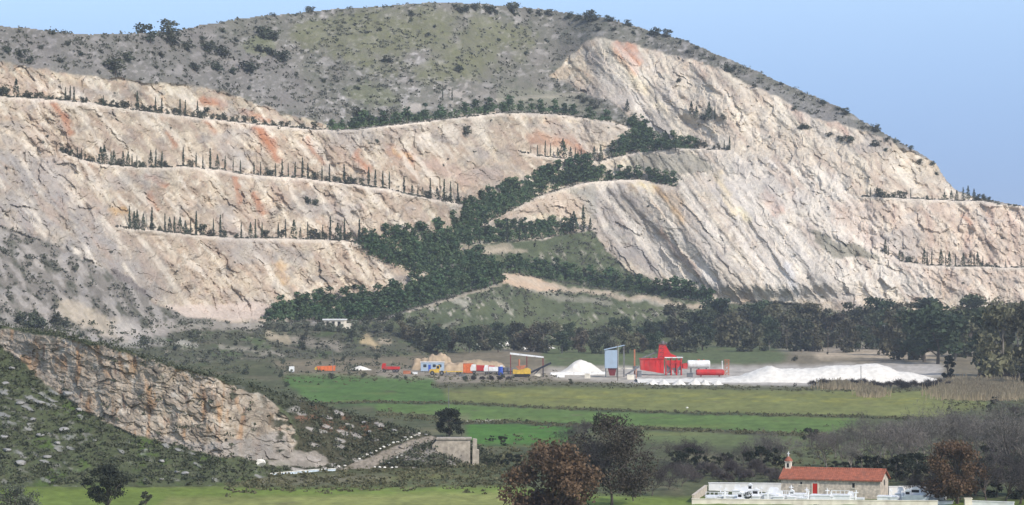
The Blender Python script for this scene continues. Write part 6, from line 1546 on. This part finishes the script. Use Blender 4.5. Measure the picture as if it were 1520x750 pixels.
# odds and ends of the yard
for i, (px, py, w_, h_, d_, mt, nm, lb, ct) in enumerate((
    (604, 555, 2.2, 0.9, 1.2, K_RUSTY, 'scrap_bin', 'rusty scrap bin left of the pale blue cabin', 'bin'), (616, 556, 1.6, 0.7, 1.0, K_PWHITE, 'concrete_block', 'pale concrete block before the first spoil heap', 'block'), (686, 559, 2.0, 0.6, 1.0, K_STEEL, 'concrete_block', 'grey block lying before the orange container', 'block'),
    (764, 558, 1.0, 1.6, 0.8, K_STEEL, 'generator_box', 'dark grey generator box at the left post of the open shelter', 'generator'), (798, 559, 1.8, 0.8, 1.0, K_CREAM, 'concrete_block', 'cream block under the right end of the open shelter', 'block'), (832, 560, 2.4, 0.7, 1.2, K_PWHITE, 'concrete_block', 'white block before the rounded gravel heap', 'block'),
    (872, 562, 1.6, 1.4, 1.0, K_CREAM, 'concrete_block', 'cream block left of the blue silo legs', 'block'), (936, 563, 2.2, 1.3, 1.4, K_CREAM, 'concrete_block', 'cream block below the silo walkway', 'block'), (949, 560, 1.2, 1.8, 1.0, K_STEEL, 'generator_box', 'grey generator box left of the red hopper', 'generator'), (1024, 560, 1.8, 1.2, 1.2, K_STEEL, 'generator_box', 'grey generator box between the plant and the red tank', 'generator'))):
    r = empty(nm, base_at(px, py), 0.2 * (i % 3 - 1)); MB().prism([(-w_ / 2, -0.1), (w_ / 2, -0.1), (w_ / 2 * 0.94, h_), (-w_ / 2 * 0.94, h_)], -d_ / 2, d_ / 2).build('body', mt, r); MB().box(-w_ / 2 * 0.98, w_ / 2 * 0.98, -d_ / 2 - 0.05, d_ / 2 + 0.05, h_ + 0.003, h_ + 0.09).build('lid', mt, r); tag(r, lb, ct)
# pale building below the pine wood
p = ground_at(500, 485); r = empty('farm_shed', p, -0.1); tag(r, 'long pale flat-roofed shed below the pine wood', 'shed')
k = p.y / F
MB().box(-18 * k, 13 * k, -2.5, 2.5, -1.0, 2.4).build('wall', K_CREAM, r); MB().box(-20 * k, 14 * k, -2.9, 2.9, 2.402, 2.9).build('roof', K_PWHITE, r)
for x in (-12, -4, 5): MB().box(x * k - 0.6, x * k + 0.6, -2.53, -2.503, 0.0, 1.9).build('window', K_DARK, r)
MB().box(13.2 * k, 22 * k, -2.0, 2.0, -1.0, 1.2).build('annex', K_CREAM, r)
p = ground_at(743, 503) ; 
# --- the old stone ramp, whitewashed stones, low kerb
def stone_mesh(seed, flat=0.65):
    import bmesh
    bm = bmesh.new(); bmesh.ops.create_icosphere(bm, subdivisions=2, radius=0.5)
    r_ = np.random.default_rng(seed); d = r_.normal(size=(5, 3)); d /= np.linalg.norm(d, axis=1, keepdims=True); c = r_.uniform(0.25, 0.42, 5)
    for v in bm.verts:
        q = np.array(v.co)
        for n_, k_ in zip(d, c):
            s_ = q @ n_ - k_
            if s_ > 0: q = q - n_ * s_
        v.co = Vector((q[0], q[1], q[2] * flat))
    me = bpy.data.meshes.new('stone'); bm.to_mesh(me); bm.free(); return me
ST = [stone_mesh(i) for i in range(5)]
def stone(name, px, py, sz, mat_i, label, cat, group, i, where=ridge_at):
    key = (i % 5, mat_i.name)
    if key not in STM: m_ = ST[i % 5].copy(); m_.materials.append(mat_i); STM[key] = m_
    o = link(name, STM[key]); p = where(px, py); o.location = p + Vector((0, 0, sz * 0.12)); o.scale = (sz, sz, sz); o.rotation_euler = (0, 0, i * 1.9)
    tag(o, label, cat, group); return o
STM = {}
for i, (px, py) in enumerate(((533, 682), (539, 679), (545, 676), (551, 673), (558, 670), (564, 667), (570, 664), (577, 661), (584, 658), (590, 657), (597, 655), (604, 653), (610, 650), (616, 648), (622, 644), (637, 643))):
    stone('kerb_stone', px, py, 0.62, K_WROCK, f'whitewashed stone on the upper edge of the ramp track, {nth(i)} from the bottom', 'stone', 'whitewashed stones along the ramp', i)
for i, (px, py) in enumerate(((503, 693), (512, 692), (556, 694), (564, 694), (571, 695), (582, 695), (588, 694), (577, 688), (584, 684), (590, 680), (596, 677))):
    stone('kerb_stone', px, py, 0.55, K_WROCK, f'whitewashed stone below the ramp track, {nth(i)} from the left', 'stone', 'whitewashed stones below the ramp', i + 3)
wall_run([base_at(370, 709), base_at(470, 700), base_at(498, 699)], 0.30, 0.3, nmat('pale_blue_whitewash', (0.56, 0.64, 0.72), var=0.15, dirt=(0.4, 0.4, 0.38), dirt_amt=0.5), 'kerb_wall', 'low pale blue whitewashed kerb wall at the foot of the cliff', K_WROCK)
stone('boulder', 384, 690, 2.3, K_WROCK, 'white boulder behind the pale blue kerb wall', 'boulder', None, 1)
p = ridge_at(672, 676); k = p.y / F
r = empty('loading_ramp', p); tag(r, 'old stone loading ramp with a broken pillar, at the end of the spur', 'ramp')
MB().prism([(-30 * k, -2.2), (26 * k, -2.2), (26 * k, 24 * k), (-22 * k, 24 * k), (-30 * k, 16 * k)], -1.4, 2.2).build('masonry', K_OLDWALL, r)
MB().box(-24 * k, 28 * k, -1.6, 2.4, 24 * k + 0.003, 24 * k + 0.22).build('coping', K_OLDWALL, r)
MB().prism([(29 * k, -2.5), (39 * k, -2.5), (39 * k, 8 * k), (36 * k, 9 * k), (36 * k, 24 * k), (30 * k, 25 * k)], -1.2, 1.0).build('pillar', K_OLDWALL, r)
MB().box(-8 * k, -6 * k, -1.45, -1.403, 4 * k, 20 * k).box(8 * k, 10 * k, -1.45, -1.403, 4 * k, 19 * k).build('buttress', K_OLDWALL, r)
# boulders on the near slope
rk_ = random.Random(44)
BO = [(100, 586, 20), (78, 612, 22), (60, 600, 16), (110, 632, 18), (95, 640, 16), (118, 610, 14), (40, 570, 14), (30, 600, 14), (20, 634, 14), (6, 650, 16), (60, 648, 14), (75, 585, 12), (48, 625, 14), (130, 620, 10), (30, 690, 20), (70, 680, 14), (112, 680, 16), (10, 670, 14), (250, 697, 14), (262, 702, 10), (275, 704, 12), (296, 702, 10), (240, 686, 12), (224, 708, 7),
      (240, 712, 7), (140, 655, 8), (160, 690, 8), (18, 548, 12), (45, 548, 10), (8, 570, 12), (85, 660, 12), (52, 700, 10), (150, 640, 7), (640, 649, 9), (632, 646, 7), (585, 640, 10), (570, 636, 8), (540, 628, 8), (520, 622, 7), (548, 642, 9), (600, 650, 8), (465, 664, 8), (505, 655, 7)]
for i, (px, py, s_) in enumerate(b_ for j_, b_ in enumerate(BO) if j_ % 5 not in (1, 3)):
    p = ridge_at(px, py); o = stone('boulder', px, py, s_ * p.y / F, K_ROCK, f'grey limestone boulder lying on the scrubby spur, {nth(i)} of its scatter', 'boulder', 'boulders scattered on the spur', i)
    o.scale.z *= 0.75
    o.rotation_euler.z = rk_.uniform(-0.4, 0.4)
o = stone('boulder', 1020, 606, 0.7, K_WROCK, 'single white stone lying in the green field', 'boulder', None, 2, base_at)
# scrub nobody would count
def scrub_cover(name, label, spots, per, size, mat, seed, flat=0.6):
    r = np.random.default_rng(seed); C_, T_ = [], []
    for p, s in spots:
        d = r.normal(size=(per, 3)) * np.array([0.45, 0.45, 0.28]) * s; d[:, 2] = np.abs(d[:, 2]); C_.append(np.array(p) + d); T_.append(np.clip(r.random() * 0.6 + 0.4 * r.random(per), 0, 1))
    C_ = np.concatenate(C_); V_, Q_ = leaf_quads(C_, size, r)
    a = Acc(); a.add(V_, Q_, np.repeat(np.concatenate(T_), 4)); o = link(name, a.mesh(name, [mat])); tag(o, label, kind='stuff')
rs_ = np.random.default_rng(60); sp = []
while len(sp) < 1900:
    px = rs_.uniform(-60, 735); t = rs_.uniform(0.02, 1) ; c = int((px + 140) / 1.3); r_i = int(t * (NT - 1)); py = RY[r_i, c]
    if cliff[r_i, c] > 0.3 and rs_.random() > 0.04: continue
    if low_rock[r_i, c] > 0.3 or stony[r_i, c] > 0.4 or track_m[r_i, c] > 0.1: continue
    if px > 430 and rs_.random() > 0.45: continue
    sp.append((ridge_at(px, py), rs_.uniform(0.35, 1.1) * (1.35 if px > 430 or t > 0.93 else 1.0)))
for _ in range(420):                                      # the thick brush along and behind the crest of the spur
    px = rs_.uniform(-60, 640); c = int((px + 140) / 1.3); k = int(rs_.integers(NT - 4, NT + 8)); q = Vector((float(RXm[k, c]), float(RDa[k, c]), float(RZa[k, c])))
    sp.append((q, rs_.uniform(0.8, 1.9) if px < 470 else rs_.uniform(0.5, 1.1)))
scrub_cover('spur_undergrowth', 'low dark scrub covering the near spur', sp, 16, 0.30, M_BUSH, 61)
sp = []
while len(sp) < 5200:
    px, py = rs_.uniform(-60, 1600), rs_.uniform(0, 560)
    c, r_i = int((px + 140) / 1.8), int((776 - py) / 1.55)
    if past[r_i, c] or hill_part[r_i, c] < 0.5 or rk[r_i, c] > 0.25: continue
    if fbm(np.array([U[r_i, c] / 9]), np.array([W[r_i, c] / 6]), 402, 3)[0] < rs_.uniform(-0.25, 0.35) or ALB[r_i, c, 0] > 0.24: continue
    sp.append((ground_at(px, py), rs_.uniform(0.6, 2.0)))
for i in range(260):                                      # a few tufts rooted in the rock face
    px, py = rs_.uniform(0, 1500), rs_.uniform(100, 450); c, r_i = int((px + 140) / 1.8), int((776 - py) / 1.55)
    if not past[r_i, c] and rk[r_i, c] > 0.5 and n_b[r_i, c] > 0.1: sp.append((ground_at(px, py), rs_.uniform(0.5, 1.1)))
for nm, (pts, wd) in LIPS.items():                       # weeds along the outer edge of every bench
    if nm == 'track': continue
    for _ in range(int((min(pts[-1][0], 1530) - max(pts[0][0], -10)) * 0.30)):
        px = rs_.uniform(max(pts[0][0], -10), min(pts[-1][0], 1530)); sp.append((lip_at(nm, px, rs_.uniform(0.05, 0.6))[0], rs_.uniform(0.5, 1.1)))
scrub_cover('hillside_undergrowth', 'grey-green low scrub of the hillside', sp, 9, 0.75, M_HILLSCRUB, 62)
sp = []
for where, poly, dx, dy, h0, h1 in WOODS:                 # saplings and underwood between the pines, too thick to count
    p_ = np.asarray(poly, dtype=float); n_ = 0
    area = abs(sum(poly[i][0] * poly[(i + 1) % len(poly)][1] - poly[(i + 1) % len(poly)][0] * poly[i][1] for i in range(len(poly)))) / 2
    while n_ < area * 0.045:
        x_, y_ = rs_.uniform(p_[:, 0].min(), p_[:, 0].max()), rs_.uniform(p_[:, 1].min(), p_[:, 1].max())
        if inside(poly, np.array([x_]), np.array([y_]))[0]: sp.append((ground_at(x_, y_), rs_.uniform(2.2, 4.6))); n_ += 1
scrub_cover('wood_undergrowth', 'thick dark underwood between the quarry pines', sp, 34, 0.8, M_PINE, 64)
sp = []
for _ in range(700):                                      # tall weeds and brambles of the rough ground below the quarry
    x_, y_ = rs_.uniform(0, 660), rs_.uniform(478, 556)
    c, r_i = int((x_ + 140) / 1.8), int((776 - y_) / 1.55)
    if rk[r_i, c] < 0.3 and fbm(np.array([x_ / 40]), np.array([y_ / 10]), 403, 3)[0] > -0.1: sp.append((ground_at(x_, y_), rs_.uniform(0.8, 2.4)))
scrub_cover('rough_undergrowth', 'tangled scrub on the rough ground below the quarry', sp, 16, 0.6, M_BUSH, 65)
sp = []
for pts, n, jit in (([(470, 600), (560, 597), (680, 599), (800, 605), (1000, 613), (1275, 619), (1400, 622)], 420, 1.2), ([(690, 628), (760, 627), (850, 632), (980, 637), (1240, 648)], 420, 1.6), ([(640, 573), (800, 570), (1000, 574), (1200, 578), (1400, 580)], 380, 2.0),
                    ([(330, 706), (520, 703), (760, 690)], 420, 9), ([(700, 690), (870, 672)], 420, 14), ([(1150, 690), (1520, 650)], 420, 22), ([(1400, 600), (1520, 606)], 90, 8), ([(560, 614), (690, 628)], 160, 3), ([(420, 560), (830, 562)], 260, 4), ([(330, 722), (760, 716)], 300, 6)):
    for _ in range(n):
        px = rs_.uniform(pts[0][0], pts[-1][0]); sp.append((base_at(px, float(pl(pts, px)) + rs_.normal() * jit), rs_.uniform(0.3, 0.85)))
scrub_cover('field_undergrowth', 'rough grass and weeds along the field edges', sp, 12, 0.35, leaf_mat('field_weeds', (0.060, 0.066, 0.032), (0.19, 0.175, 0.095), objvar=0), 63)
